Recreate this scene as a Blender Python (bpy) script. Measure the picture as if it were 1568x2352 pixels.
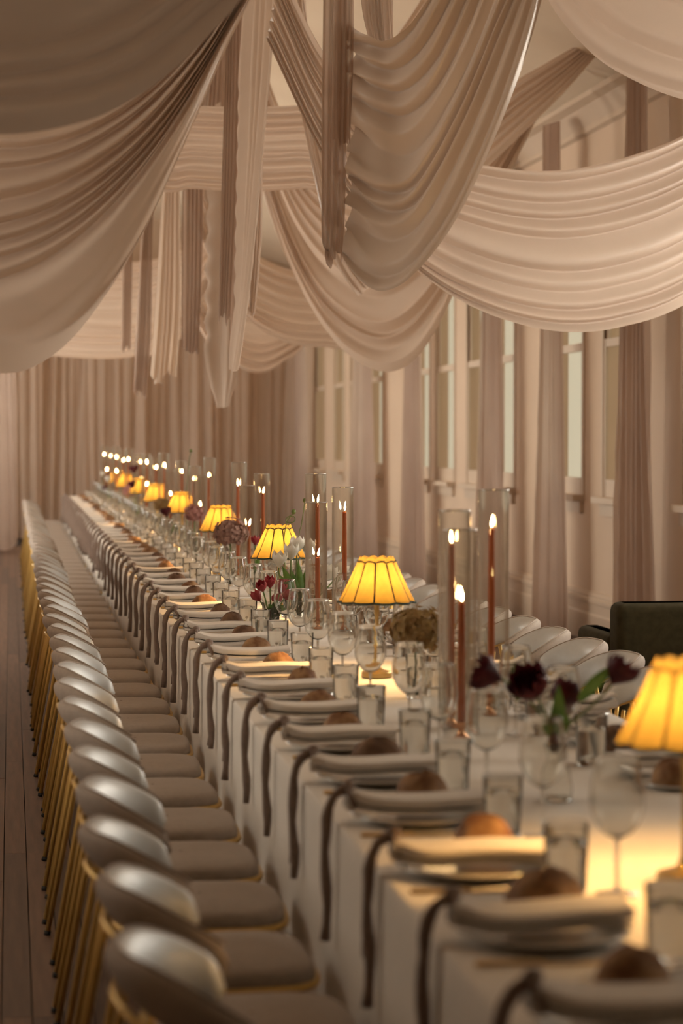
import bpy, math, random
import numpy as np
from mathutils import Vector, Matrix

random.seed(7)
RNG = np.random.default_rng(7)
SC = bpy.context.scene
for o in list(bpy.data.objects):
    bpy.data.objects.remove(o)
COL = SC.collection
PI = math.pi

# ------------------------------------------------------------------ camera
F_PX, W_PX, H_PX = 5200.0, 1568.0, 2352.0
EYE = 1.54
VPX, VPY = 25.0, 1005.0
PITCH = math.atan((H_PX / 2 - VPY) / F_PX)
YAW = math.atan((W_PX / 2 - VPX) / F_PX * math.cos(PITCH))
cam_d = bpy.data.cameras.new('camera')
cam = bpy.data.objects.new('camera', cam_d)
COL.objects.link(cam)
cam_d.sensor_fit = 'VERTICAL'
cam_d.sensor_height = 36.0
cam_d.lens = F_PX / H_PX * 36.0
cam.location = (0, 0, EYE)
cam.rotation_euler = (PI / 2 - PITCH, 0, -YAW)
cam_d.clip_end = 200
cam_d.dof.use_dof = True
cam_d.dof.focus_distance = 9.4
cam_d.dof.aperture_fstop = 3.0
SC.camera = cam
CAM_R = cam.rotation_euler.to_matrix()

# ------------------------------------------------------------------ world, daylight, exposure
world = bpy.data.worlds.new('daylight')
SC.world = world
world.use_nodes = True
bg = world.node_tree.nodes['Background']
bg.inputs[0].default_value = (1.0, 0.90, 0.68, 1)
bg.inputs[1].default_value = 0.68
SC.view_settings.view_transform = 'Standard'
SC.view_settings.look = 'None'
SC.view_settings.gamma = 1.0
SC.view_settings.exposure = 0.08
SC.view_settings.use_curve_mapping = False
SC.cycles.use_denoising = True
SC.cycles.use_adaptive_sampling = True
SC.cycles.adaptive_threshold = 0.04
SC.cycles.use_light_tree = False
SC.cycles.max_bounces = 14
SC.cycles.diffuse_bounces = 3
SC.cycles.glossy_bounces = 3
SC.cycles.transmission_bounces = 14
SC.cycles.transparent_max_bounces = 48
SC.cycles.sample_clamp_indirect = 3.0
SC.cycles.caustics_reflective = False
SC.cycles.caustics_refractive = False

ROOM_X0, ROOM_X1, ROOM_Y0, ROOM_Y1 = -2.0, 4.36, -4.0, 35.4
ADDED_LEFT_WINDOWS = [(5.9, 7.3)] + [(16.4 + 3.0 * k, 17.8 + 3.0 * k) for k in range(6)]  # unseen windows, added to light the large left swag and the far end
RIGHT_NEAR = [2.7, 4.3, 5.9, 7.5, 9.1, 10.6, 12.0, 13.4, 15.42, 17.0, 19.40, 20.50, 22.1, 23.45, 26.5, 28.1, 29.6, 31.5]
RIGHT_WINDOWS = [(y, y + 0.95) for y in RIGHT_NEAR]
WALL_T = 0.12
LEFT_W, RIGHT_W = 142.0, 112.0


def daylight(x, y0, y1, watts, sgn):  # area lamp added outside a window opening to strengthen its light
    ld = bpy.data.lights.new('window_daylight', 'AREA')
    ld.shape = 'RECTANGLE'
    ld.size = y1 - y0 - 0.1
    ld.size_y = 2.1
    ld.energy = watts
    ld.color = (1.0, 0.965, 0.92)
    lo = bpy.data.objects.new('window_daylight', ld)
    COL.objects.link(lo)
    lo.location = (x, (y0 + y1) / 2, 2.25)
    lo.rotation_euler = (0, sgn * PI / 2, 0)


for (y0, y1) in ADDED_LEFT_WINDOWS:
    daylight(ROOM_X0 - WALL_T - 0.02, y0, y1, LEFT_W if y0 > 12 else 0.30 * LEFT_W, -1)
for (y0, y1) in RIGHT_WINDOWS:
    if y0 < 13.0:                          # added lamps, only at windows outside the frame, stronger than the sky
        daylight(ROOM_X1 + WALL_T + 0.02, y0, y1, RIGHT_W if y0 > 7.0 else 0.14 * RIGHT_W, 1)


def at(px, py, Y):
    d = CAM_R @ Vector(((px - W_PX / 2) / F_PX, (H_PX / 2 - py) / F_PX, -1.0))
    t = Y / d.y
    return Vector((d.x * t, Y, EYE + d.z * t))


# ------------------------------------------------------------------ helpers
def ordinal(n):
    low = ['zeroth', 'first', 'second', 'third', 'fourth', 'fifth', 'sixth', 'seventh', 'eighth', 'ninth', 'tenth', 'eleventh', 'twelfth',
           'thirteenth', 'fourteenth', 'fifteenth', 'sixteenth', 'seventeenth', 'eighteenth', 'nineteenth']
    if n < 20:
        return low[n]
    tens = {2: ('twentieth', 'twenty'), 3: ('thirtieth', 'thirty'), 4: ('fortieth', 'forty'), 5: ('fiftieth', 'fifty')}[n // 10]
    return tens[0] if n % 10 == 0 else tens[1] + '-' + low[n % 10]


def tag(o, label=None, cat=None, group=None, kind=None):
    if label: o['label'] = label
    if cat: o['category'] = cat
    if group: o['group'] = group
    if kind: o['kind'] = kind
    return o


def empty(name, loc=(0, 0, 0), rz=0.0):
    o = bpy.data.objects.new(name, None)
    o.empty_display_size = 0.05
    COL.objects.link(o)
    o.location = loc
    o.rotation_euler = (0, 0, rz)
    return o


def link_mesh(name, me, parent=None, loc=None):
    o = bpy.data.objects.new(name, me)
    COL.objects.link(o)
    if parent is not None: o.parent = parent
    if loc is not None: o.location = loc
    return o


KIDS = {}


def copy_tree(o, parent=None):
    c = o.copy()
    COL.objects.link(c)
    if parent is not None:
        c.parent = parent
    for ch in list(o.children):
        if ch.type == 'LIGHT':
            k = ch.copy(); COL.objects.link(k); k.parent = c
        else:
            copy_tree(ch, c)
    return c


CRISP = {'clear_glass', 'hurricane_glass', 'stem_glass', 'water', 'glazed_ceramic', 'brushed_gold', 'copper'}


class MB:
    """collects vertices and faces of ONE mesh"""
    def __init__(self):
        self.v, self.f = [], []

    def add(self, vs, fs):
        b = len(self.v)
        self.v.extend([tuple(p) for p in vs])
        self.f.extend([tuple(i + b for i in q) for q in fs])
        return self

    def box(self, x0, x1, y0, y1, z0, z1):
        vs = [(x, y, z) for z in (z0, z1) for y in (y0, y1) for x in (x0, x1)]
        fs = [(0, 2, 3, 1), (4, 5, 7, 6), (0, 1, 5, 4), (2, 6, 7, 3), (0, 4, 6, 2), (1, 3, 7, 5)]
        return self.add(vs, fs)

    def lathe(self, prof, n=24, c=(0, 0, 0), closed=False):
        vs, fs = [], []
        m = len(prof)
        for i in range(n):
            a = 2 * PI * i / n
            ca, sa = math.cos(a), math.sin(a)
            for r, z in prof:
                vs.append((c[0] + r * ca, c[1] + r * sa, c[2] + z))
        for i in range(n):
            j = (i + 1) % n
            for k in range(m if closed else m - 1):
                l = (k + 1) % m
                fs.append((i * m + k, j * m + k, j * m + l, i * m + l))
        return self.add(vs, fs)

    def tube(self, pts, r, n=8, caps=True):
        pts = [Vector(p) for p in pts]
        rs = r if isinstance(r, (list, tuple)) else [r] * len(pts)
        vs, fs = [], []
        prev = None
        for i, p in enumerate(pts):
            t = (pts[min(i + 1, len(pts) - 1)] - pts[max(i - 1, 0)]).normalized()
            if prev is None:
                a = Vector((0, 0, 1)) if abs(t.z) < 0.9 else Vector((1, 0, 0))
                u = t.cross(a).normalized()
            else:
                u = (prev - t * prev.dot(t)).normalized()
            prev = u
            w = t.cross(u)
            for k in range(n):
                an = 2 * PI * k / n
                vs.append(p + (u * math.cos(an) + w * math.sin(an)) * rs[i])
        for i in range(len(pts) - 1):
            for k in range(n):
                l = (k + 1) % n
                fs.append((i * n + k, i * n + l, (i + 1) * n + l, (i + 1) * n + k))
        if caps:
            fs.append(tuple(range(n - 1, -1, -1)))
            fs.append(tuple((len(pts) - 1) * n + k for k in range(n)))
        return self.add(vs, fs)

    def grid(self, P, wrap_u=False, wrap_v=False):
        nu, nv = len(P), len(P[0])
        vs = [p for row in P for p in row]
        fs = []
        for i in range(nu if wrap_u else nu - 1):
            for j in range(nv if wrap_v else nv - 1):
                a, b = (i + 1) % nu, (j + 1) % nv
                fs.append((i * nv + j, a * nv + j, a * nv + b, i * nv + b))
        return self.add(vs, fs)

    def mesh(self, name, mat=None, smooth=True, bevel=0):
        me = bpy.data.meshes.new(name)
        me.from_pydata(self.v, [], self.f)
        if smooth:
            me.polygons.foreach_set('use_smooth', [True] * len(me.polygons))
        if mat is not None:
            me.materials.append(mat)
        me.update()
        if smooth and mat is not None and mat.name in CRISP:
            me.set_sharp_from_angle(angle=math.radians(35))
        return me

    def build(self, name, mat, parent=None, smooth=True, loc=None):
        return link_mesh(name, self.mesh(name, mat, smooth), parent, loc)


def rounded_box(x0, x1, y0, y1, z0, z1, r, seg=3):
    """box with rounded edges as one mesh (superellipse-like rounding by sphere-sum)"""
    mb = MB()
    n = 4 * (seg + 1)
    rings = []
    for k in range(2 * (seg + 1)):
        top = k > seg
        a = (k if not top else k - 1) / (2 * seg) * PI - PI / 2 if seg else 0
        a = -PI / 2 + (k if not top else k - 1) * (PI / (2 * seg)) if seg else 0
        cz = (z1 - r) if top else (z0 + r)
        rr, zz = r * math.cos(a), cz + r * math.sin(a)
        ring = []
        for q in range(4):
            cx = (x1 - r) if q in (0, 3) else (x0 + r)
            cy = (y1 - r) if q in (0, 1) else (y0 + r)
            for s in range(seg + 1):
                b = q * PI / 2 + s * (PI / 2) / seg
                ring.append((cx + rr * math.cos(b), cy + rr * math.sin(b), zz))
        rings.append(ring)
    mb.grid(rings, wrap_v=True)
    mb.f.append(tuple(range(n - 1, -1, -1)))
    last = (len(rings) - 1) * n
    mb.f.append(tuple(last + i for i in range(n)))
    return mb


def vnoise(x, seed=0):
    x = np.asarray(x, float)
    i = np.floor(x)
    f = x - i
    f = f * f * (3 - 2 * f)
    h = lambda k: np.modf(np.abs(np.sin((k + seed * 17.13) * 12.9898) * 43758.5453))[0] * 2 - 1
    return h(i) * (1 - f) + h(i + 1) * f


def vnoise2(x, y, seed=0):
    x, y = np.asarray(x, float), np.asarray(y, float)
    ix, iy = np.floor(x), np.floor(y)
    fx, fy = x - ix, y - iy
    fx, fy = fx * fx * (3 - 2 * fx), fy * fy * (3 - 2 * fy)
    h = lambda a, b: np.modf(np.abs(np.sin(a * 12.9898 + b * 78.233 + seed * 5.17) * 43758.5453))[0] * 2 - 1
    return (h(ix, iy) * (1 - fx) + h(ix + 1, iy) * fx) * (1 - fy) + (h(ix, iy + 1) * (1 - fx) + h(ix + 1, iy + 1) * fx) * fy


def resample(pts, n):
    """centripetal-like smooth resampling of a polyline to n points by arc length"""
    P = np.array([tuple(p) for p in pts], float)
    E = np.vstack([2 * P[0] - P[1], P, 2 * P[-1] - P[-2]])
    out = []
    for i in range(1, len(E) - 2):
        p0, p1, p2, p3 = E[i - 1], E[i], E[i + 1], E[i + 2]
        for t in np.linspace(0, 1, 12, endpoint=False):
            out.append(0.5 * (2 * p1 + (p2 - p0) * t + (2 * p0 - 5 * p1 + 4 * p2 - p3) * t ** 2 + (3 * p1 - p0 - 3 * p2 + p3) * t ** 3))
    out.append(P[-1])
    out = np.array(out)
    s = np.concatenate([[0], np.cumsum(np.linalg.norm(np.diff(out, axis=0), axis=1))])
    t = np.linspace(0, s[-1], n)
    return np.stack([np.interp(t, s, out[:, k]) for k in range(3)], axis=1)


# ------------------------------------------------------------------ materials
def new_mat(name):
    m = bpy.data.materials.new(name)
    m.use_nodes = True
    nt = m.node_tree
    nt.nodes.clear()
    out = nt.nodes.new('ShaderNodeOutputMaterial')
    return m, nt, out


def N(nt, kind, **kw):
    n = nt.nodes.new(kind)
    for k, v in kw.items():
        setattr(n, k, v)
    return n


def noise_color(nt, c1, c2, scale=8.0, detail=4.0, stretch=(1, 1, 1), coord='Object'):
    tc = N(nt, 'ShaderNodeTexCoord')
    mp = N(nt, 'ShaderNodeMapping')
    mp.inputs['Scale'].default_value = stretch
    nz = N(nt, 'ShaderNodeTexNoise')
    nz.inputs['Scale'].default_value = scale
    nz.inputs['Detail'].default_value = detail
    rp = N(nt, 'ShaderNodeValToRGB')
    rp.color_ramp.elements[0].position = 0.3
    rp.color_ramp.elements[1].position = 0.7
    rp.color_ramp.elements[0].color = (*c1, 1)
    rp.color_ramp.elements[1].color = (*c2, 1)
    nt.links.new(tc.outputs[coord], mp.inputs[0])
    nt.links.new(mp.outputs[0], nz.inputs['Vector'])
    nt.links.new(nz.outputs['Fac'], rp.inputs[0])
    return rp.outputs[0], nz.outputs['Fac']


def principled(name, c1, c2=None, rough=0.6, metal=0.0, scale=8.0, stretch=(1, 1, 1), bump=0.0, spec=0.5, sheen=0.0, coat=0.0, detail=4.0):
    m, nt, out = new_mat(name)
    b = N(nt, 'ShaderNodeBsdfPrincipled')
    b.inputs['Roughness'].default_value = rough
    b.inputs['Metallic'].default_value = metal
    b.inputs['Specular IOR Level'].default_value = spec
    b.inputs['Sheen Weight'].default_value = sheen
    b.inputs['Coat Weight'].default_value = coat
    col, fac = noise_color(nt, c1, c2 or tuple(min(1, x * 1.12) for x in c1), scale, detail, stretch)
    nt.links.new(col, b.inputs['Base Color'])
    if bump:
        bp = N(nt, 'ShaderNodeBump')
        bp.inputs['Strength'].default_value = bump
        bp.inputs['Distance'].default_value = 0.01
        nt.links.new(fac, bp.inputs['Height'])
        nt.links.new(bp.outputs[0], b.inputs['Normal'])
    nt.links.new(b.outputs[0], out.inputs[0])
    return m


def sheer(name, c1, c2, transl=0.45, transp=0.1, rough=0.45, spec=0.35, scale=3.0):
    """chiffon: diffuse with a satin sheen, light passing through, a little see-through"""
    m, nt, out = new_mat(name)
    b = N(nt, 'ShaderNodeBsdfPrincipled')
    b.inputs['Roughness'].default_value = rough
    b.inputs['Specular IOR Level'].default_value = spec
    col, fac = noise_color(nt, c1, c2, scale, 3.0)
    t = N(nt, 'ShaderNodeBsdfTranslucent')
    nt.links.new(col, b.inputs['Base Color'])
    nt.links.new(col, t.inputs['Color'])
    mx = N(nt, 'ShaderNodeMixShader')
    mx.inputs[0].default_value = transl
    nt.links.new(b.outputs[0], mx.inputs[1])
    nt.links.new(t.outputs[0], mx.inputs[2])
    last = mx
    if transp > 0:
        tr = N(nt, 'ShaderNodeBsdfTransparent')
        m2 = N(nt, 'ShaderNodeMixShader')
        m2.inputs[0].default_value = transp
        nt.links.new(mx.outputs[0], m2.inputs[1])
        nt.links.new(tr.outputs[0], m2.inputs[2])
        last = m2
    nt.links.new(last.outputs[0], out.inputs[0])
    return m


def thin_glass(name, tint=(0.96, 0.97, 0.96), base=0.05, edge=0.75, power=3.5):
    """clear walls: see-through, with a reflection that grows towards grazing angles"""
    m, nt, out = new_mat(name)
    lw = N(nt, 'ShaderNodeLayerWeight')
    pw = N(nt, 'ShaderNodeMath', operation='POWER')
    pw.inputs[1].default_value = power
    mul = N(nt, 'ShaderNodeMath', operation='MULTIPLY_ADD')
    mul.inputs[1].default_value = edge
    mul.inputs[2].default_value = base
    mul.use_clamp = True
    tr = N(nt, 'ShaderNodeBsdfTransparent')
    tr.inputs[0].default_value = (*tint, 1)
    gl = N(nt, 'ShaderNodeBsdfGlossy')
    gl.inputs['Roughness'].default_value = 0.04
    mx = N(nt, 'ShaderNodeMixShader')
    nt.links.new(lw.outputs['Facing'], pw.inputs[0])
    nt.links.new(pw.outputs[0], mul.inputs[0])
    nt.links.new(mul.outputs[0], mx.inputs[0])
    nt.links.new(tr.outputs[0], mx.inputs[1])
    nt.links.new(gl.outputs[0], mx.inputs[2])
    nt.links.new(mx.outputs[0], out.inputs[0])
    return m


def solid_glass(name, ior=1.45, color=(0.98, 0.98, 0.97)):
    m, nt, out = new_mat(name)
    g = N(nt, 'ShaderNodeBsdfGlass')
    g.inputs['IOR'].default_value = ior
    g.inputs['Color'].default_value = (*color, 1)
    g.inputs['Roughness'].default_value = 0.0
    nt.links.new(g.outputs[0], out.inputs[0])
    return m


def emit(name, color, strength):
    m, nt, out = new_mat(name)
    e = N(nt, 'ShaderNodeEmission')
    e.inputs[0].default_value = (*color, 1)
    e.inputs[1].default_value = strength
    nt.links.new(e.outputs[0], out.inputs[0])
    return m


M = {}
M['wall'] = principled('painted_plaster', (0.66, 0.50, 0.37), (0.70, 0.535, 0.40), rough=0.7, scale=2.0)
M['trim'] = principled('painted_wood', (0.60, 0.47, 0.355), (0.64, 0.505, 0.385), rough=0.5, scale=3.0)
M['ceiling'] = principled('ceiling_paint', (0.78, 0.63, 0.48), (0.83, 0.68, 0.52), rough=0.75, scale=1.5)
M['plank'] = principled('floor_wood', (0.105, 0.054, 0.031), (0.165, 0.088, 0.052), rough=0.6, scale=3.0, stretch=(14, 0.8, 1), bump=0.15)
M['plank2'] = principled('floor_wood_dark', (0.07, 0.037, 0.023), (0.112, 0.06, 0.037), rough=0.6, scale=3.0, stretch=(14, 0.7, 1), bump=0.15)
M['gap'] = principled('floor_gap', (0.012, 0.008, 0.006), rough=0.9)
M['swag'] = sheer('ivory_chiffon', (0.69, 0.555, 0.455), (0.73, 0.59, 0.485), transl=0.40, transp=0.0, rough=0.33, spec=1.0)
M['swag_soft'] = sheer('ivory_voile', (0.66, 0.53, 0.435), (0.70, 0.565, 0.465), transl=0.40, transp=0.0, rough=0.7, spec=0.2)
M['swag_shaded'] = sheer('shaded_chiffon', (0.62, 0.495, 0.40), (0.66, 0.53, 0.43), transl=0.14, transp=0.0, rough=0.36, spec=0.8)  # darker, denser copy of the chiffon, shade put into the colour
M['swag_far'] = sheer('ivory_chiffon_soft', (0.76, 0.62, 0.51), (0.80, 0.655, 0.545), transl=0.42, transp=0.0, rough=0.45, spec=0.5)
M['tail'] = sheer('taupe_chiffon', (0.46, 0.32, 0.245), (0.52, 0.37, 0.285), transl=0.4, transp=0.14, rough=0.55, spec=0.3)
M['curtain'] = sheer('taupe_curtain', (0.58, 0.445, 0.365), (0.63, 0.49, 0.405), transl=0.5, transp=0.10, rough=0.45, spec=0.4)
M['sheer'] = sheer('sheer_curtain', (0.86, 0.71, 0.585), (0.89, 0.745, 0.62), transl=0.55, transp=0.16, rough=0.6, spec=0.2)
M['cloth'] = principled('table_linen', (0.86, 0.79, 0.715), (0.89, 0.825, 0.75), rough=0.85, scale=40, spec=0.2)
M['napkin'] = principled('napkin_linen', (0.78, 0.71, 0.64), (0.83, 0.76, 0.69), rough=0.85, scale=60, spec=0.2, bump=0.05)
M['ribbon'] = principled('taupe_ribbon', (0.20, 0.138, 0.108), (0.26, 0.18, 0.14), rough=0.75, scale=60, sheen=0.2)
M['plate'] = principled('glazed_ceramic', (0.66, 0.62, 0.56), (0.70, 0.66, 0.60), rough=0.18, scale=5)
M['gold'] = principled('brushed_gold', (0.78, 0.52, 0.19), (0.86, 0.60, 0.25), rough=0.28, metal=1.0, scale=20)
M['gold_leg'] = principled('gold_tube', (0.66, 0.42, 0.12), (0.74, 0.49, 0.16), rough=0.42, metal=0.55, scale=20)
M['copper'] = principled('copper', (0.62, 0.30, 0.13), (0.72, 0.36, 0.17), rough=0.25, metal=1.0, scale=20)
M['shell'] = principled('daylit_leather', (0.53, 0.545, 0.555), (0.57, 0.585, 0.595), rough=0.45, scale=40, spec=1.0, coat=0.9)  # chair upholstery with window light painted in as a pale, cool tone
M['shell'].node_tree.nodes['Principled BSDF'].inputs['Coat Roughness'].default_value = 0.42
M['pad'] = principled('taupe_upholstery', (0.37, 0.30, 0.245), (0.42, 0.34, 0.28), rough=0.75, scale=60, sheen=0.15, bump=0.05)
M['rubber'] = principled('black_rubber', (0.02, 0.017, 0.015), rough=0.7)
M['olive'] = principled('olive_velvet', (0.030, 0.024, 0.011), (0.048, 0.038, 0.018), rough=0.9, scale=30, spec=0.15)
M['glass'] = thin_glass('clear_glass', tint=(0.955, 0.955, 0.95), base=0.065, edge=0.95, power=2.3)
M['hurricane'] = thin_glass('hurricane_glass', tint=(0.985, 0.98, 0.965), base=0.055, edge=1.0, power=1.6)
M['pane'] = thin_glass('window_glass', tint=(0.985, 0.97, 0.93), base=0.03, edge=0.3, power=5.0)
M['stem'] = solid_glass('stem_glass')
M['rim'] = thin_glass('glass_rim', tint=(0.93, 0.92, 0.90), base=0.28, edge=0.7, power=1.5)
M['water'] = solid_glass('water', 1.33, (0.995, 0.995, 0.99))
M['wax'] = sheer('terracotta_wax', (0.55, 0.15, 0.045), (0.62, 0.19, 0.06), transl=0.35, transp=0.0, rough=0.45)
M['wick'] = principled('wick', (0.02, 0.015, 0.01), rough=0.9)
M['flame'] = emit('flame', (1.0, 0.60, 0.22), 170.0)
M['bulb'] = emit('lamp_bulb', (1.0, 0.62, 0.22), 12.0)
M['trimgreen'] = principled('green_piping', (0.012, 0.03, 0.022), (0.02, 0.042, 0.03), rough=0.7)
M['crust'] = principled('bread_crust', (0.16, 0.06, 0.02), (0.46, 0.27, 0.13), rough=0.75, scale=28, bump=0.5, detail=6)
M['crust_dark'] = principled('bread_crust_dark', (0.09, 0.04, 0.02), (0.28, 0.16, 0.09), rough=0.8, scale=26, bump=0.5, detail=6)
M['white_petal'] = sheer('white_petal', (0.86, 0.83, 0.74), (0.90, 0.87, 0.80), transl=0.35, transp=0.0, rough=0.5, scale=20)
M['dark_petal'] = sheer('burgundy_petal', (0.045, 0.006, 0.012), (0.13, 0.012, 0.02), transl=0.25, transp=0.0, rough=0.45, scale=25)
M['red_petal'] = sheer('red_petal', (0.30, 0.018, 0.03), (0.52, 0.10, 0.10), transl=0.3, transp=0.0, rough=0.5, scale=40)
M['stem_green'] = principled('green_stem', (0.10, 0.15, 0.03), (0.16, 0.21, 0.05), rough=0.5, scale=20)
M['leaf'] = sheer('green_leaf', (0.07, 0.15, 0.03), (0.16, 0.26, 0.06), transl=0.35, transp=0.0, rough=0.4, scale=25)
M['hyd_brown'] = sheer('brown_floret', (0.27, 0.145, 0.055), (0.42, 0.29, 0.12), transl=0.3, transp=0.0, rough=0.7, scale=30)
M['hyd_mauve'] = sheer('mauve_floret', (0.30, 0.16, 0.12), (0.44, 0.27, 0.22), transl=0.3, transp=0.0, rough=0.7, scale=30)
M['hyd_pink'] = sheer('pink_floret', (0.46, 0.21, 0.18), (0.60, 0.33, 0.29), transl=0.3, transp=0.0, rough=0.7, scale=30)
M['bulb_skin'] = principled('bulb_skin', (0.09, 0.022, 0.03), (0.20, 0.07, 0.05), rough=0.5, scale=20)
M['shade'] = sheer('pleated_silk_shade', (0.062, 0.044, 0.0120), (0.075, 0.0535, 0.0148), transl=0.62, transp=0.0, rough=0.7, spec=0.1, scale=60)

# ------------------------------------------------------------------ the room
SILL_Z, HEAD_Z = 1.10, 3.42
WALL_H = 4.2


def wall_with_openings(name, x0, x1, openings, z0, z1):
    mb = MB()
    mb.box(x0, x1, ROOM_Y0, ROOM_Y1, 0, z0)
    mb.box(x0, x1, ROOM_Y0, ROOM_Y1, z1, WALL_H)
    y = ROOM_Y0
    for a, b in openings + [(ROOM_Y1, ROOM_Y1)]:
        if a > y:
            mb.box(x0, x1, y, a, z0, z1)
        y = b
    return tag(mb.build(name, M['wall'], smooth=False), kind='structure')


wall_with_openings('wall_right', ROOM_X1, ROOM_X1 + WALL_T, RIGHT_WINDOWS, SILL_Z, HEAD_Z)
wall_with_openings('wall_left', ROOM_X0 - WALL_T, ROOM_X0, ADDED_LEFT_WINDOWS, SILL_Z, HEAD_Z)

mb = MB()
mb.box(ROOM_X0 - WALL_T, ROOM_X1 + WALL_T, ROOM_Y1, ROOM_Y1 + 0.3, 0, 5.6)
tag(mb.build('wall_back', M['wall'], smooth=False), kind='structure')
mb = MB()
mb.box(ROOM_X0 - WALL_T, ROOM_X1 + WALL_T, ROOM_Y0 - 0.3, ROOM_Y0, 0, 5.6)
tag(mb.build('wall_front', M['wall'], smooth=False), kind='structure')

# pitched ceiling
APEX_X, APEX_Z = 1.18, 5.35
mb = MB()
for z in (0, 0.12):
    pass
prof = [(ROOM_X0 - WALL_T, WALL_H - 0.12), (APEX_X, APEX_Z), (ROOM_X1 + WALL_T, WALL_H - 0.12), (ROOM_X1 + WALL_T, WALL_H + 0.1), (APEX_X, APEX_Z + 0.2), (ROOM_X0 - WALL_T, WALL_H + 0.1)]
vs = [(x, y, z) for y in (ROOM_Y0 - 0.3, ROOM_Y1 + 0.3) for x, z in prof]
mb.add(vs, [(0, 1, 7, 6), (1, 2, 8, 7), (2, 3, 9, 8), (3, 4, 10, 9), (4, 5, 11, 10), (5, 0, 6, 11), (0, 5, 4, 1), (1, 4, 3, 2), (6, 7, 10, 11), (7, 8, 9, 10)])
tag(mb.build('ceiling', M['ceiling'], smooth=False), kind='structure')


def sweep_y(profile, y0, y1, mat, name, parent=None):
    mb = MB()
    n = len(profile)
    mb.add([(x, y, z) for y in (y0, y1) for x, z in profile], [(i, (i + 1) % n, n + (i + 1) % n, n + i) for i in range(n)] + [tuple(range(n)), tuple(range(2 * n - 1, n - 1, -1))])
    return mb.build(name, mat, parent, smooth=False)


# tall moulded skirting, cornice
sk = [(0, 0), (-0.035, 0), (-0.035, 0.20), (-0.028, 0.215), (-0.028, 0.285), (-0.036, 0.292), (-0.036, 0.318), (-0.024, 0.33), (-0.024, 0.352), (-0.012, 0.372), (0, 0.375)]
tag(sweep_y([(ROOM_X1 + a, z) for a, z in sk], ROOM_Y0, ROOM_Y1, M['trim'], 'baseboard_right'), kind='structure')
tag(sweep_y([(ROOM_X0 - a, z) for a, z in sk], ROOM_Y0, ROOM_Y1, M['trim'], 'baseboard_left'), kind='structure')
co = [(0, 3.84), (-0.03, 3.86), (-0.03, 3.90), (-0.07, 3.97), (-0.10, 4.02), (-0.16, 4.05), (-0.16, 4.09), (0, 4.12)]
tag(sweep_y([(ROOM_X1 + a, z) for a, z in co], ROOM_Y0, ROOM_Y1, M['trim'], 'trim_1'), kind='structure')
tag(sweep_y([(ROOM_X0 - a, z) for a, z in co], ROOM_Y0, ROOM_Y1, M['trim'], 'trim_2'), kind='structure')


# sash windows, right wall: frame, sash, pane, sill
def window_set(width, xsign):
    """meshes of one sash window; local x points into the room side (xsign), origin at near lower corner on the wall face"""
    s = xsign
    def b(mb, x0, x1, y0, y1, z0, z1):
        x0, x1 = sorted((x0 * s, x1 * s))
        mb.box(x0, x1, y0, y1, z0, z1)
    H = HEAD_Z - SILL_Z
    fr = MB()
    b(fr, -0.012, 0.012, -0.05, 0.0, -0.02, H + 0.10)
    b(fr, -0.012, 0.012, width, width + 0.05, -0.02, H + 0.10)
    b(fr, -0.012, 0.012, 0.0, width, H, H + 0.10)
    up, lo = MB(), MB()
    mid = 1.14
    for mb, dx, z0, z1 in ((lo, 0.004, 0.0, mid + 0.03), (up, -0.020, mid - 0.03, H)):
        b(mb, dx - 0.022, dx, 0.0, 0.04, z0, z1)
        b(mb, dx - 0.022, dx, width - 0.04, width, z0, z1)
        b(mb, dx - 0.022, dx, 0.055, width - 0.055, z0, z0 + (0.13 if mb is lo else 0.06))
        b(mb, dx - 0.022, dx, 0.055, width - 0.055, z1 - 0.06, z1)
    p1, p2 = MB(), MB()
    b(p1, -0.009, -0.006, 0.05, width - 0.05, 0.1, mid)
    b(p2, -0.033, -0.030, 0.05, width - 0.05, mid, H - 0.04)
    si = MB()
    b(si, -0.02, 0.09, -0.045, width + 0.045, -0.045, 0.0)
    b(si, 0.0, 0.03, -0.02, width + 0.02, -0.14, -0.045)
    return (fr.mesh('window_frame', M['trim'], False), lo.mesh('lower_sash', M['trim'], False), up.mesh('upper_sash', M['trim'], False),
            p1.mesh('window_pane', M['pane'], False), p2.mesh('window_pane', M['pane'], False), si.mesh('window_sill', M['trim'], False))


def place_windows(spans, X, xs, start):
    width = spans[0][1] - spans[0][0]
    ms = window_set(width, xs)
    for k, (a, b) in enumerate(spans):
        w = tag(empty('window_%d' % (start + k), (X, a, SILL_Z)), kind='structure')
        for nm, me in zip(('window_frame', 'sash', 'sash', 'window_pane', 'window_pane', 'window_sill'), ms):
            link_mesh(nm, me, w)


place_windows(RIGHT_WINDOWS, ROOM_X1, -1, 1)
place_windows(ADDED_LEFT_WINDOWS, ROOM_X0, 1, 40)
# floor: slab plus narrow boards, laid one by one where they can be told apart
mb = MB()
mb.box(ROOM_X0 - WALL_T, ROOM_X1 + WALL_T, ROOM_Y0 - 0.3, ROOM_Y1 + 0.3, -0.1, -0.012)
floor = tag(mb.build('floor', M['gap'], smooth=False), kind='structure')
BW = 0.082
board_meshes = {}


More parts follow.
